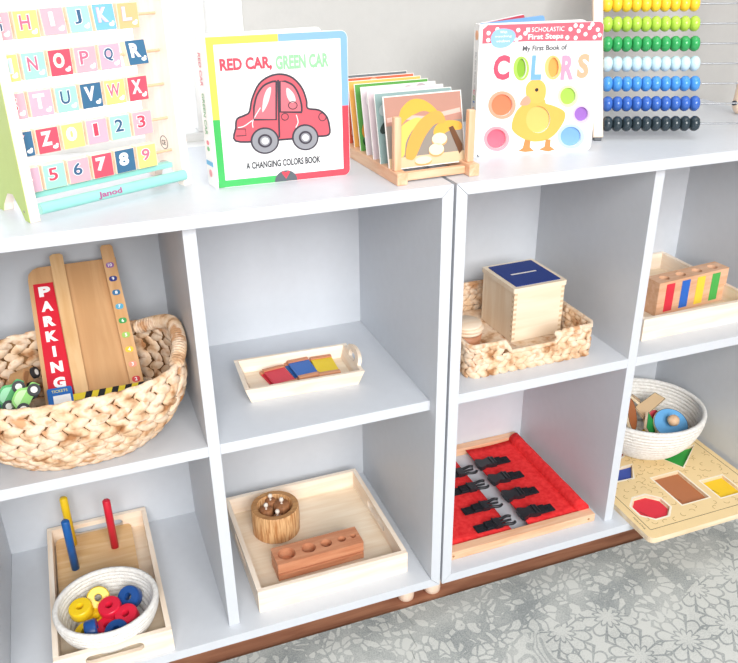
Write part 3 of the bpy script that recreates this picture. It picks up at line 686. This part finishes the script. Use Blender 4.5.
# ---------------- E: object permanence box and basket (right shelf, upper left cell)
r=thing('wicker_basket','low rectangular wicker basket with a notched front, on the right shelf','basket',(.183,.1770,S))
def rectwall(mb,hw,hd,rowsn,pitch,rh,L,notch):
    P=rrect(-hw,hw,-hd,hd,.016,5)
    per=sum(math.dist(P[i],P[(i+1)%len(P)]) for i in range(len(P))); n=int(per/pitch)
    for row in range(rowsn):
        z=rh*(row+.5)
        for (x,y),(tx,ty) in resample(P,n,.5*(row//2%2)+random.uniform(-.06,.06)):
            if notch and y<-hd*.9 and notch[0]<x<notch[1] and z>notch[2]: continue
            nrm=(ty,-tx,0); s_=1 if row%2 else -1
            lump(mb,(x,y,z),(tx,ty,0),nrm,L*random.uniform(.9,1.1),rh*1.25,.0095*random.uniform(.85,1.15),s_*R(26),WICK)
mb=MB(); rectwall(mb,.1145,.1175,5,.0170,.0112,.0245,(-.048,.045,.035)); mb.build('woven_wall',r)
MB().prism(rrect(-.107,.107,-.107,.107,.012),.001,.006,WICK).build('woven_base',r)
mb=MB()
rim=[(-.104,.117),(.104,.117),(.115,.110),(.115,-.107),(.108,-.118),(.056,-.118),(.048,-.118),(.040,-.118),(-.040,-.118),(-.046,-.118),(-.053,-.118),(-.107,-.118),(-.115,-.108),(-.115,.110)]
zs=[.056]*5+[.056,.047,.036,.036,.045,.056]+[.056]*3
mb.tube([(p[0],p[1],z) for p,z in zip(rim,zs)],.0042,WICK,True,8); mb.build('rim',r)
r=thing('slot_box','wooden box with a blue slotted lid standing in the notched wicker basket','box',(.1890,.1380,S+.0065),R(1.5))
bx,by,bz=.099,.106,.092
BXW=wood('pale_box_wood','#E9D3B5','#F3E2C9','z',7,.45); BXX=wood('pale_box_front_wood','#F0DCC0','#F7E9D3','x',6,.45)
mb=MB().box(0,bx,.0,.006,0,bz,BXX); JD=mat('#E0C6A2',.5)
for i in range(10):
    z=.004+i*.0092
    for x in (0,bx-.006): mb.box(x,x+.006,-.0002,.001,z,z+.0044,JD)
    for x in (-.0002,bx-.001): mb.box(x,x+.0012,.0002,.006,z+.0046,z+.009,JD)
mb.build('front_panel',r)
MB().box(0,bx,by-.006,by,0,bz,BXX).build('back_panel',r,.0006)
for x in (0,bx-.006): MB().box(x,x+.006,.006,by-.006,0,bz,BXW).build('side_panel',r,.0006)
MB().box(.006,bx-.006,.006,by-.006,.002,.006,BXX).build('bottom',r)
mb=MB(); lz=bz
mb.prism(rrect(-.0025,bx+.0025,-.0025,by+.0025,.003,3),lz,lz+.0085,BXX); lid=mb.build('lid',r,.0012)
o=MB().prism(rrect(.0055,bx-.0055,.0055,by-.0055,.002,3),lz+.0086,lz+.0098,mat('#31458A',.6,.2),holes=[[(.024,.051),(.075,.051),(.075,.056),(.024,.056)]]).build('blue_top',lid,0,'dark blue lid panel with a coin slot')
MB().box(.0241,.0749,.0511,.0559,lz+.00865,lz+.0096,mat('#F8F0E4')).build('slot',lid)
# round discs left in the basket
DW=wood('pale_disc_wood','#EED2B4','#F6E3CC','x',7,.5); 
cup=MB().lathe([(.0001,0),(.020,0),(.024,.008),(.027,.031),(.0255,.031),(.0225,.010),(.0001,.004)],REDWOOD,None,36).build('wooden_cup',None); cup.location=(.1075,.1500,S+.0065)
tag(cup,'reddish round wooden cup under the stacked discs in the notched basket','cup')
for k,(dx,dy,rx_) in enumerate(((0,0,0),(.0015,-.001,2),(-.001,.001,-1))):
    o=MB().lathe([(.0001,0),(.0262,0),(.0272,.0012),(.0272,.0038),(.0262,.005),(.0001,.005)],DW,None,40).build('wooden_disc')
    o.location=(.1075+dx,.1500+dy,S+.0382+.0058*k); o.rotation_euler=(R(-rx_*.5),R(rx_*.5),0)
    tag(o,['lowest of the pale round discs on the cup in the notched basket','middle one of the pale round discs in the notched basket','topmost pale round disc in the notched basket'][k],'disc','pale wooden discs in the basket')
# ---------------- F: buckle dressing frame (right shelf, lower left cell)
r=thing('dressing_frame','red cloth dressing frame with black buckles, lying at the bottom of the right shelf','dressing frame',(.0260,.0300,T))
fw,fd,fh=.3045,.3010,.0165
for nm,y in (('front_rail',0),('back_rail',fd-.019)):
    mb=MB().box(0,fw,y,y+.019,0,fh,BEECHX)
    if nm=='front_rail':
        for x in (.014,fw-.014): mb.cyl((x,.0003,fh*.5),(x,-.0006,fh*.5),.0022,mat('#A87B50'),seg=14)
    mb.build(nm,r,.0012)
for x in (0,fw-.019): MB().box(x,x+.019,.019,fd-.019,.001,fh-.001,BEECH).build('side_rail',r,.001)
def flap(x0,x1,nm,lab):
    # felt sheet with a gentle sag
    V=[];F_=[];nx,ny=10,14
    for j in range(ny+1):
        for i in range(nx+1):
            u,v=i/nx,j/ny; V.append((x0+(x1-x0)*u,.0205+(fd-.041)*v,fh-.0045-.0015*math.sin(PI*u)+.0006*math.sin(9*v+4*u)))
    n=len(V); V2=[(a,b,c-.0016) for a,b,c in V]
    for j in range(ny):
        for i in range(nx):
            k=j*(nx+1)+i; F_.append((k,k+1,k+nx+2,k+nx+1)); F_.append((n+k,n+k+nx+1,n+k+nx+2,n+k+1))
    for j in range(ny):
        for k,f_ in ((j*(nx+1),0),(j*(nx+1)+nx,1)):
            a,b=k,k+nx+1; F_.append((a,b,n+b,n+a) if not f_ else (b,a,n+a,n+b))
    for i in range(nx):
        a,b=i,i+1; F_.append((b,a,n+a,n+b)); a,b=ny*(nx+1)+i,ny*(nx+1)+i+1; F_.append((a,b,n+b,n+a))
    MB().add(V+V2,F_,REDF,None,True).build(nm,r,0,lab)
flap(.017,.142,'fabric_flap','left red cloth flap'); flap(.178,.284,'fabric_flap','right red cloth flap')
for x in (.2930,.011):
    mb=MB(); P=[]
    prof=smoothp([(-.0105,.0012),(-.0125,.010),(-.0100,.0205),(-.002,.0265),(.007,.0245),(.0112,.014),(.010,.0012)],4,False)
    V=[(x+a,.0195+(fd-.039)*j/12,b+.0006*math.sin(j*2.1+a*300)) for j in range(13) for a,b in prof]; n=len(prof)
    F_=[(j*n+i,j*n+i+1,(j+1)*n+i+1,(j+1)*n+i) for j in range(12) for i in range(n-1)]
    F_+=[tuple(range(n))[::-1],tuple(12*n+i for i in range(n))]
    F_+=[(j*n,(j+1)*n,(j+1)*n+n-1,j*n+n-1) for j in range(12)]
    mb.add(V,F_,REDF,None,True).build('fabric_roll',r)
def webbing(r_,x0,x1,y,z):
    return MB().box(x0,x1,-.0095,.0095,0,.0022,WEB)
for k,y in enumerate((.0485,.106,.1615,.2165)):
    # receiver half on the right flap
    sx=.205-.026
    b=MB().prism(smoothp([(-.033,-.0125),(-.033,.0125),(-.024,.0135),(-.016,.0095),(-.006,.0125),(.004,.0125),(.006,.0108),(.006,-.0108),(.004,-.0125),(-.006,-.0125),(-.016,-.0095),(-.024,-.0135)],3),0,.0085,BLACKP)
    b.box(-.004,-.001,-.0125,.0125,.0085,.0105,BLACKP).box(.003,.006,-.0105,.0105,.0085,.010,BLACKP)
    b=b.build('buckle_socket',r,.0012); b.location=(.205,y,.0132)
    w=MB().box(-.002,.037,-.0098,.0098,0,.0028,WEB).box(-.001,.020,-.0096,.0096,.003,.0062,WEB).build('strap',r,.0006); w.location=(.2065,y,.0132)
    # pronged half on the left flap
    xo=[.1195,.1215,.1250,.1265][k]
    y2=[.0430,.0965,.1570,.2090][k]
    b=MB().box(-.004,.010,-.0115,.0115,0,.0065,BLACKP).box(-.004,-.001,-.0115,.0115,.0065,.0085,BLACKP)
    for s_ in (-1,0,1):
        if s_: pts=smoothp([(.008,s_*.0090),(.017,s_*.0088),(.026,s_*.0112),(.032,s_*.0108),(.036,s_*.0080)],4,False); w_=.0029
        else: pts=[(.008,0),(.032,0)]; w_=.0022
        b.tube([(p[0],p[1],.0035) for p in pts],w_,BLACKP)
    b=b.build('buckle_prong',r); b.location=(xo,y2,.0132)
    w=MB().box(-.040,.004,-.0098,.0098,0,.0026,WEB).box(-.020,.003,-.0096,.0096,.0028,.0062,WEB).build('strap',r,.0006); w.location=(xo-.001,y2,.0132)
# ---------------- G: tray with peg block (right shelf, upper right cell)
tray('pale wood tray on the right shelf holding the block with color stripes','' or (.4075,.069,S),.2455,.262,.041)
r=thing('color_block','wooden block with red, blue, yellow and green stripes and four round holes','block',(.4820,.1290,S+.0082),R(5.2))
bl,bd,bh_=.170,.036,.065
MB().prism([(0,0),(bl,0),(bl,bd),(0,bd)],0,bh_,REDWOOD if False else wood('warm_block_wood','#DDAA85','#EABF9E','x',10),holes=[ellp(.026+.0395*i,bd/2,.0095,.0095,24) for i in range(4)]).build('body',r,.0018)
for i,(nm,c) in enumerate((('red','#E23A4C'),('blue','#2F6FD0'),('yellow','#F6D94A'),('green','#4DB455'))):
    MB().box(.0170+.0372*i,.0365+.0372*i,-.0009,.0002,.006,.060,mat(c,.4)).build('color_panel',r,.0003,nm+' panel')
# ---------------- H: shape puzzle and bowl (right shelf, lower right cell)
r=thing('puzzle_board','yellow wooden shape puzzle board with cut-outs, jutting out of the right shelf','puzzle board',(.3845,-.0625,T))
pw,pd=.2945,.388
PZ=mat('#F0D4A0',.5,.3); PLYE=wood('plywood_edge','#E2C7A0','#F3E3C8','x',6)
def reg(n,cx,cy,rad,rot=0): return [(cx+rad*math.cos(2*PI*i/n+rot),cy+rad*math.sin(2*PI*i/n+rot)) for i in range(n)]
ox,oy=.3845,-.0625
shapes=[('octagon','red','#E03344',[(x-ox-.001,y-oy+.001) for x,y in reg(8,.444,.014,.0335,PI/8)]),
 ('rectangle','brown','#B5714A',[(x-ox,y-oy) for x,y in ((.503,.000),(.564,.000),(.564,.086),(.503,.086))]),
 ('square','yellow','#F5C92C',[(x-ox,y-oy) for x,y in ((.586,-.010),(.636,-.010),(.636,.043),(.586,.043))]),
 ('trapezoid','blue','#3F58B0',[(x-ox,y-oy) for x,y in ((.418,.106),(.466,.104),(.492,.140),(.408,.140))]),
 ('triangle','green','#3AA64A',[(x-ox,y-oy) for x,y in ((.585,.097),(.655,.150),(.560,.150))]),
 ('circle','orange','#E8703A',ellp(.478-ox,.205-oy,.034,.034,30)),
 ('circle','light blue','#6FB0E4',ellp(.62-ox,.235-oy,.034,.034,30))]
MB().prism(rrect(.0003,pw-.0003,.0003,pd-.0003,.012),0,.0052,PLYE).build('backing_layer',r,.0006)
def inflate(P,d):
    cx=sum(p[0] for p in P)/len(P); cy=sum(p[1] for p in P)/len(P)
    return [(p[0]+(p[0]-cx)/math.hypot(p[0]-cx,p[1]-cy)*d,p[1]+(p[1]-cy)/math.hypot(p[0]-cx,p[1]-cy)*d) for p in P]
holes=[inflate(s_[3],.0022) for s_ in shapes]
mb=MB().prism(rrect(0,pw,0,pd,.013),.0053,.0115,PZ,holes=holes,side=PLYE)
LN=mat('#3A3632',.6); HL=mat('#F8EEDB',.5)
fr=rrect(.016,pw-.0115,.022,pd-.015,.001,1); mb.stroke(fr,.0009,.0115,.0117,LN,None,True)
for P in holes: mb.stroke(inflate(P,.0022),.0042,.0115,.01165,HL,None,True)
rnd=random.Random(3)
def inside(P,x,y):
    c=False
    for i in range(len(P)):
        a,b=P[i],P[i-1]
        if (a[1]>y)!=(b[1]>y) and x<(b[0]-a[0])*(y-a[1])/(b[1]-a[1])+a[0]: c=not c
    return c
SC=mat('#A98A55',.6); pts=[]
while len(pts)<150:
    x,y=rnd.uniform(.022,pw-.02),rnd.uniform(.030,pd-.03)
    if any(inside(inflate(P,.009),x,y) for P in holes) or any(math.dist((x,y),p)<.011 for p in pts): continue
    pts.append((x,y)); a0=rnd.uniform(0,6)
    mb.stroke([(x+.0055*math.cos(a0+a),y+.005*math.sin(a0+a)) for a in (0,.6,1.2,1.8,2.4,3.0)],.0008,.0115,.0117,SC)
mb.text('Melissa & Doug',.0085,.045,.035,.0045,.0115,LN,None,0,-PI/2)
mb.build('cut_out_layer',r,.0005)
for nm,cn,c,P in shapes:
    MB().prism(P,.0053,.0060,mat(c,.5,.3)).build('recess_floor',r,0,'%s %s in the board'%(cn,nm))
for nm,i,wd in (('octagon',0,.018),('rectangle',1,.022),('square',2,.016)):
    P=shapes[i][3]; cx=sum(p[0] for p in P)/len(P); x0=min(p[0] for p in P)
    MB().text(nm,x0+.0065+(.004 if i==0 else 0),(min(p[1] for p in P)+.022),wd,.0035,.0061,LN,None,0,-PI/2.6).build('shape_word',r)
coil_bowl('rope_bowl','large round white rope bowl of knobbed shape pieces, standing on the yellow puzzle board',(.5640,.2020,T+.0120),.112,.110,.092,.60,12,rr=.0046)
def piece(label,loc,rot,P,c,knob=True,kc='#E2B58C'):
    r=thing('puzzle_piece',label,'puzzle piece',loc,0,'shape pieces in the rope bowl'); r.rotation_euler=rot
    MB().prism(P,0,.0055,PLYE).build('plywood_body',r,.0005)
    k=MB().prism(inflate(P,-.0018),.0055,.0060,mat(c,.45,.35)); k.stroke(inflate(P,-.0012),.0008,.0055,.0061,LN,None,True); k.build('painted_face',r)
    if knob: MB().lathe([(.005,.006),(.0045,.010),(.010,.014),(.0125,.0195),(.0105,.026),(.0055,.0292),(.0002,.030)],wood('knob_wood',kc,'#F2D2B0','z',7),None,24).build('knob',r)
    return r
bz=T+.012
piece('light blue round shape piece with a wooden knob, in front in the large rope bowl',(.602,.170,bz+.052),(R(30),R(-10),0),ellp(0,0,.036,.036,36),'#6FB4EA')
piece('green diamond shape piece standing on edge left of the blue round one',(.560,.185,bz+.050),(R(62),R(12),R(20)),[(0,-.030),(.019,0),(0,.030),(-.019,0)],'#2F9A4A',False)
piece('red shape piece leaning behind the green one in the large rope bowl',(.586,.206,bz+.048),(R(60),R(-6),R(-8)),reg(8,0,0,.022,PI/8),'#C23A4A',False)
piece('brown oval shape piece leaning at the left wall of the large rope bowl',(.533,.215,bz+.066),(R(50),R(38),R(10)),ellp(0,0,.020,.036,30),'#B0693F',False)
piece('pale upside-down piece lying tilted on the back of the pile in the rope bowl',(.590,.226,bz+.070),(R(22),R(-18),R(10)),[(-.036,-.016),(.036,-.010),(.030,.014),(-.030,.014)],'#D9BB94',False)
piece('small tan piece at the far back of the pile, against the bowl wall',(.572,.252,bz+.072),(R(30),R(20),R(50)),[(-.02,-.01),(.02,-.01),(.014,.012),(-.014,.012)],'#D2A87A',False)
piece('brown cornered piece peeping out behind the light blue round one',(.613,.182,bz+.040),(R(12),R(-12),R(40)),[(-.026,-.026),(.026,-.026),(.026,.026),(-.026,.026)],'#A8663C',False)
piece('yellow square shape piece at the bottom of the large rope bowl',(.565,.182,bz+.012),(0,0,R(20)),[(-.03,-.03),(.03,-.03),(.03,.03),(-.03,.03)],'#F0C030',False)
piece('purple oval shape piece flat at the bottom of the large rope bowl',(.560,.150,bz+.022),(R(4),R(6),0),ellp(0,0,.034,.024,30),'#8A5AA8',False)
piece('orange triangle shape piece buried under the green and blue pieces',(.585,.165,bz+.032),(R(6),R(-6),0),[(-.03,-.02),(.03,-.02),(0,.03)],'#E88A3A',False)
# ---------------- A: oval basket with parking ramp (left shelf, upper left cell)
r=thing('wicker_basket','large oval braided wicker basket with a wrapped handle, on the left shelf','basket',(-.520,.1150,S))
mb=MB(); BH=.125; nr=10
def kprof(u): return .585+.415*math.sin(min(u*1.25,1)*PI/2)**.8-(.02*max(0,u-.75)/.25)
for row in range(nr):
    u=(row+.5)/nr; k=kprof(u); P=selp(.152*k,.119*k,120); n=34
    for (x,y),(tx,ty) in resample(P,n,.5*(row//2%2)+random.uniform(-.08,.08)):
        s_=1 if row%2 else -1; sl=.25*(1-u)
        nrm=Vector((ty,-tx,0)).normalized()-Vector((0,0,sl))
        lump(mb,(x,y,.004+(BH-.008)*u),(tx,ty,0),nrm,.0345*random.uniform(.92,1.08)*(.75+.25*k),.0168*random.uniform(.94,1.06),.0105*random.uniform(.85,1.2),s_*R(27),WICK)
mb.build('woven_wall',r)
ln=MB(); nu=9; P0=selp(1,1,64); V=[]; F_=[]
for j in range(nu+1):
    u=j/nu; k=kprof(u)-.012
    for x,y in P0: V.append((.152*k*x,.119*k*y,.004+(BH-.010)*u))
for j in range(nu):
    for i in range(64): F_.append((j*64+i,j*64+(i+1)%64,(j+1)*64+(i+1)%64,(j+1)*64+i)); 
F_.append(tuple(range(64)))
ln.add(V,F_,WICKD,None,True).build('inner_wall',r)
P=selp(.150,.117,64)
MB().tube([(x,y,BH-.006) for x,y in P],.0045,WICK,True,8).build('rim',r)
mb=MB(); hp=smoothp([(.100,.082,BH-.006),(.128,.068,BH+.004),(.146,.040,BH+.014),(.150,.004,BH+.015),(.147,-.034,BH+.007),(.136,-.062,BH-.005)],8,False)
mb.tube(hp,.0085,WICK,False,12)
for i in range(2,len(hp)-2):
    a,b=Vector(hp[i-1]),Vector(hp[i+1]); tt=(b-a).normalized(); c_=Vector(hp[i]); x_=tt.cross(Vector((0,0,1))).normalized(); y_=x_.cross(tt)
    mb.tube([tuple(c_+x_*.0092*math.cos(q_)+y_*.0092*math.sin(q_)) for q_ in [2*PI*j/14 for j in range(14)]],.0017,WICK,True,5,None,tuple(tt))
mb.build('handle',r)
r=thing('parking_ramp','wooden toy parking ramp with red lettered strip and numbered rail, leaning in the oval basket','toy ramp',(-.560,.090,S+.0180))
lean=math.atan2(.551-.407,.30-.13); RL=.271
r.rotation_euler=(lean,0,R(0))                                    # local y runs up the ramp, z is its face
MB().prism([(0,0),(.133,0),(.131,RL)]+[(.018,RL),(.010,RL-.003),(.004,RL-.010),(.002,RL-.020)],0,.006,MDF).build('board',r,.0012)
MB().prism([(.042,0),(.060,0),(.056,RL+.010),(.052,RL+.0135),(.042,RL+.0135),(.037,RL+.010),],.0062,.0165,wood('ramp_rail_wood','#D9AC78','#E5BE8E','y',9)).build('rail',r,.0015)
A_=[(.118,0),(.137,0),(.129,RL+.014),(.126,RL+.018),(.114,RL+.018),(.111,RL+.014)]
mb=MB().prism(A_,.0062,.0165,wood('number_rail_wood','#D2A06C','#DEB284','y',9))
ncol=['#C83A3A','#D8454A','#F0A38A','#F3CF4A','#A8CF6A','#4AA55C','#5FB0D0','#3A7AA8','#3F4A90','#9A6AB0']
for i in range(10):
    y=RL-.018-.0238*(9-i)+.0; x=.1275-.0075*y/RL
    mb.prism(rrect(x-.0058,x+.0058,y-.0045,y+.0045,.004,4),.0165,.0168,mat(ncol[i],.4))
    mb.text(str(i+1),x,y,None,.0055,.0168,ink,None,.03)
mb.build('numbered_rail',r,.0008,'right rail with colored number dots')
mb=MB().prism([(.006,.050),(.040,.050),(.036,RL-.028),(.008,RL-.028)],.0062,.0066,mat('#D9263A',.4))
for i,ch in enumerate('PARKING'):
    mb.text(ch,.0225,RL-.042-.0246*i,.0165 if ch!='I' else .0045,.0170,.0066,ink,None,.06)
mb.build('parking_strip',r,0,'red strip reading PARKING in white letters')
mb=MB().box(.036,.134,.045,.055,.006,.021,mat('#F6DC3A',.4))
for i in range(5):
    x=.048+.018*i; mb.prism([(x,.006),(x+.009,.006),(x+.013,.0212),(x+.004,.0212)],-.0003,0,mat('#26262A',.4),Matrix(((1,0,0,0),(0,0,1,.045),(0,1,0,0),(0,0,0,1))))
    mb.prism([(x+.004,.045),(x+.013,.045),(x+.017,.055),(x+.008,.055)],.021,.0213,mat('#26262A',.4))
mb.build('hazard_bar',r,.0006,'yellow and black striped bar')
mb=MB().prism(rrect(.005,.038,.030,.068,.003,3),.0066,.022,mat('#2A6FC0',.4))
mb.text('TICKETS',.0215,.0625,.021,.0042,.022,mat('#E8E06A'),None,.01); mb.prism([(.012,.038),(.035,.038),(.035,.056),(.012,.056)],.022,.0224,ink)
mb.build('ticket_booth',r,.0008,'blue ticket sign')
def toycar(label,loc,rot,bodyc,bodyc2):
    r=thing('toy_car',label,'toy car',loc); r.scale=(.84,.84,.84)
    r.rotation_euler=(Matrix.Rotation(R(rot[2]),3,'Z')@Matrix.Rotation(R(rot[0]),3,'X')@Matrix.Rotation(R(rot[1]),3,'Y')).to_euler()
    prof_=smoothp([(-.028,.004),(-.029,.015),(-.020,.018),(-.012,.029),(.008,.030),(.017,.019),(.028,.016),(.029,.004)],3,False)
    A=Matrix(((1,0,0,0),(0,0,-1,.013),(0,1,0,0),(0,0,0,1)))
    bd_=MB().prism(prof_,0,.026,mat(bodyc,.4),A).build('body',r,.001)
    for y in (-.0135,.0130):
        MB().prism(smoothp([(-.016,.017),(-.010,.0265),(.006,.0268),(.013,.017)],3,False),0,.0005,mat(bodyc2,.35),Matrix(((1,0,0,0),(0,0,-1,y+.0005),(0,1,0,0),(0,0,0,1)))).build('window_print',bd_)
    for x in (-.017,.017):
        for s_ in (-1,1):
            wh_=MB().cyl((x,s_*.0132,.008),(x,s_*.0195,.008),.0098,mat('#2B2D30',.5),seg=24).build('wheel',r)
            MB().cyl((x,s_*.0195,.008),(x,s_*.0200,.008),.0052,mat('#F2F0EA',.4),seg=18).build('hub',wh_)
    return r
toycar('light green toy car tipped on its side against the ticket sign in the oval basket',(-.572,.082,S+.086),(-35,-48,12),'#8CD06A','#BFE8A8')
toycar('dark green toy car lying behind the light green one in the oval basket',(-.592,.112,S+.080),(-30,-50,12),'#2FA050','#8AD0A0')
toycar('natural wooden toy car behind the green cars in the oval basket',(-.580,.158,S+.074),(-20,-20,70),'#CFA070','#A87A50')
toycar('blue toy car at the left in the oval basket, cut by the photo edge',(-.622,.120,S+.066),(-25,10,5),'#2F86C0','#BFE0F0')
toycar('red toy car low in the oval basket below the blue one',(-.605,.068,S+.044),(5,10,15),'#C9704A','#E0B090')
toycar('yellow toy car at the bottom of the oval basket',(-.595,.120,S+.020),(2,2,5),'#E8C040','#F5E8B0')
# ------------------------------------------------------------------ light
w=bpy.data.worlds.new('daylight'); bpy.context.scene.world=w; w.use_nodes=True
bg=w.node_tree.nodes['Background']; bg.inputs[0].default_value=(.90,.95,1,1); bg.inputs[1].default_value=.41
# brighter overcast daylight outdoors, beyond the window wall
wn=w.node_tree; geo=wn.nodes.new('ShaderNodeTexCoord'); sp_=wn.nodes.new('ShaderNodeSeparateXYZ'); mr=wn.nodes.new('ShaderNodeMapRange'); mr.interpolation_type='SMOOTHSTEP'
wn.links.new(geo.outputs['Generated'],sp_.inputs[0]); wn.links.new(sp_.outputs['Y'],mr.inputs['Value'])
mr.inputs['From Min'].default_value=.15; mr.inputs['From Max'].default_value=.5; mr.inputs['To Min'].default_value=.41; mr.inputs['To Max'].default_value=2.4
wn.links.new(mr.outputs[0],bg.inputs[1])
def area(name,loc,target,sx,sy,power,col=(1,1,1)):
    l=bpy.data.lights.new(name,'AREA'); l.shape='RECTANGLE'; l.size=sx; l.size_y=sy; l.energy=power; l.color=col
    o=bpy.data.objects.new(name,l); C.objects.link(o); o.location=loc
    o.rotation_euler=(Vector(target)-Vector(loc)).to_track_quat('-Z','Y').to_euler(); return o
area('room_window_light',(-.42,-3.0,2.08),(.0,.1,.42),2.3,1.6,152,(1,.99,.975))
area('overhead_fill',(.35,-.35,2.7),(.35,.1,0),1.8,.9,13,(1,.985,.96))  # unseen soft fill added overhead to brighten the shelf tops and mat
# ------------------------------------------------------------------ camera
cam=bpy.data.cameras.new('camera'); co=bpy.data.objects.new('camera',cam); C.objects.link(co)
rows_=[(0.93396581,-0.35724147,-0.00929547),(0.17047574,0.42252635,0.89017386),(-0.31407944,-0.8329766,0.45552616)]
m3=Matrix((rows_[0],rows_[1],rows_[2])).transposed()
co.matrix_world=Matrix.Translation((-.48112348,-.96521911,1.00754688+Z0))@m3.to_4x4()
cam.sensor_width=36; cam.lens=825.42*36/738; cam.shift_x=(369-373.11)/738; cam.shift_y=(346.99-331.5)/738
cam.clip_start=.02
sc=bpy.context.scene; sc.camera=co
sc.view_settings.view_transform='Standard'; sc.view_settings.look='None'; sc.view_settings.gamma=1; sc.view_settings.use_curve_mapping=False
sc.view_settings.exposure=0.06
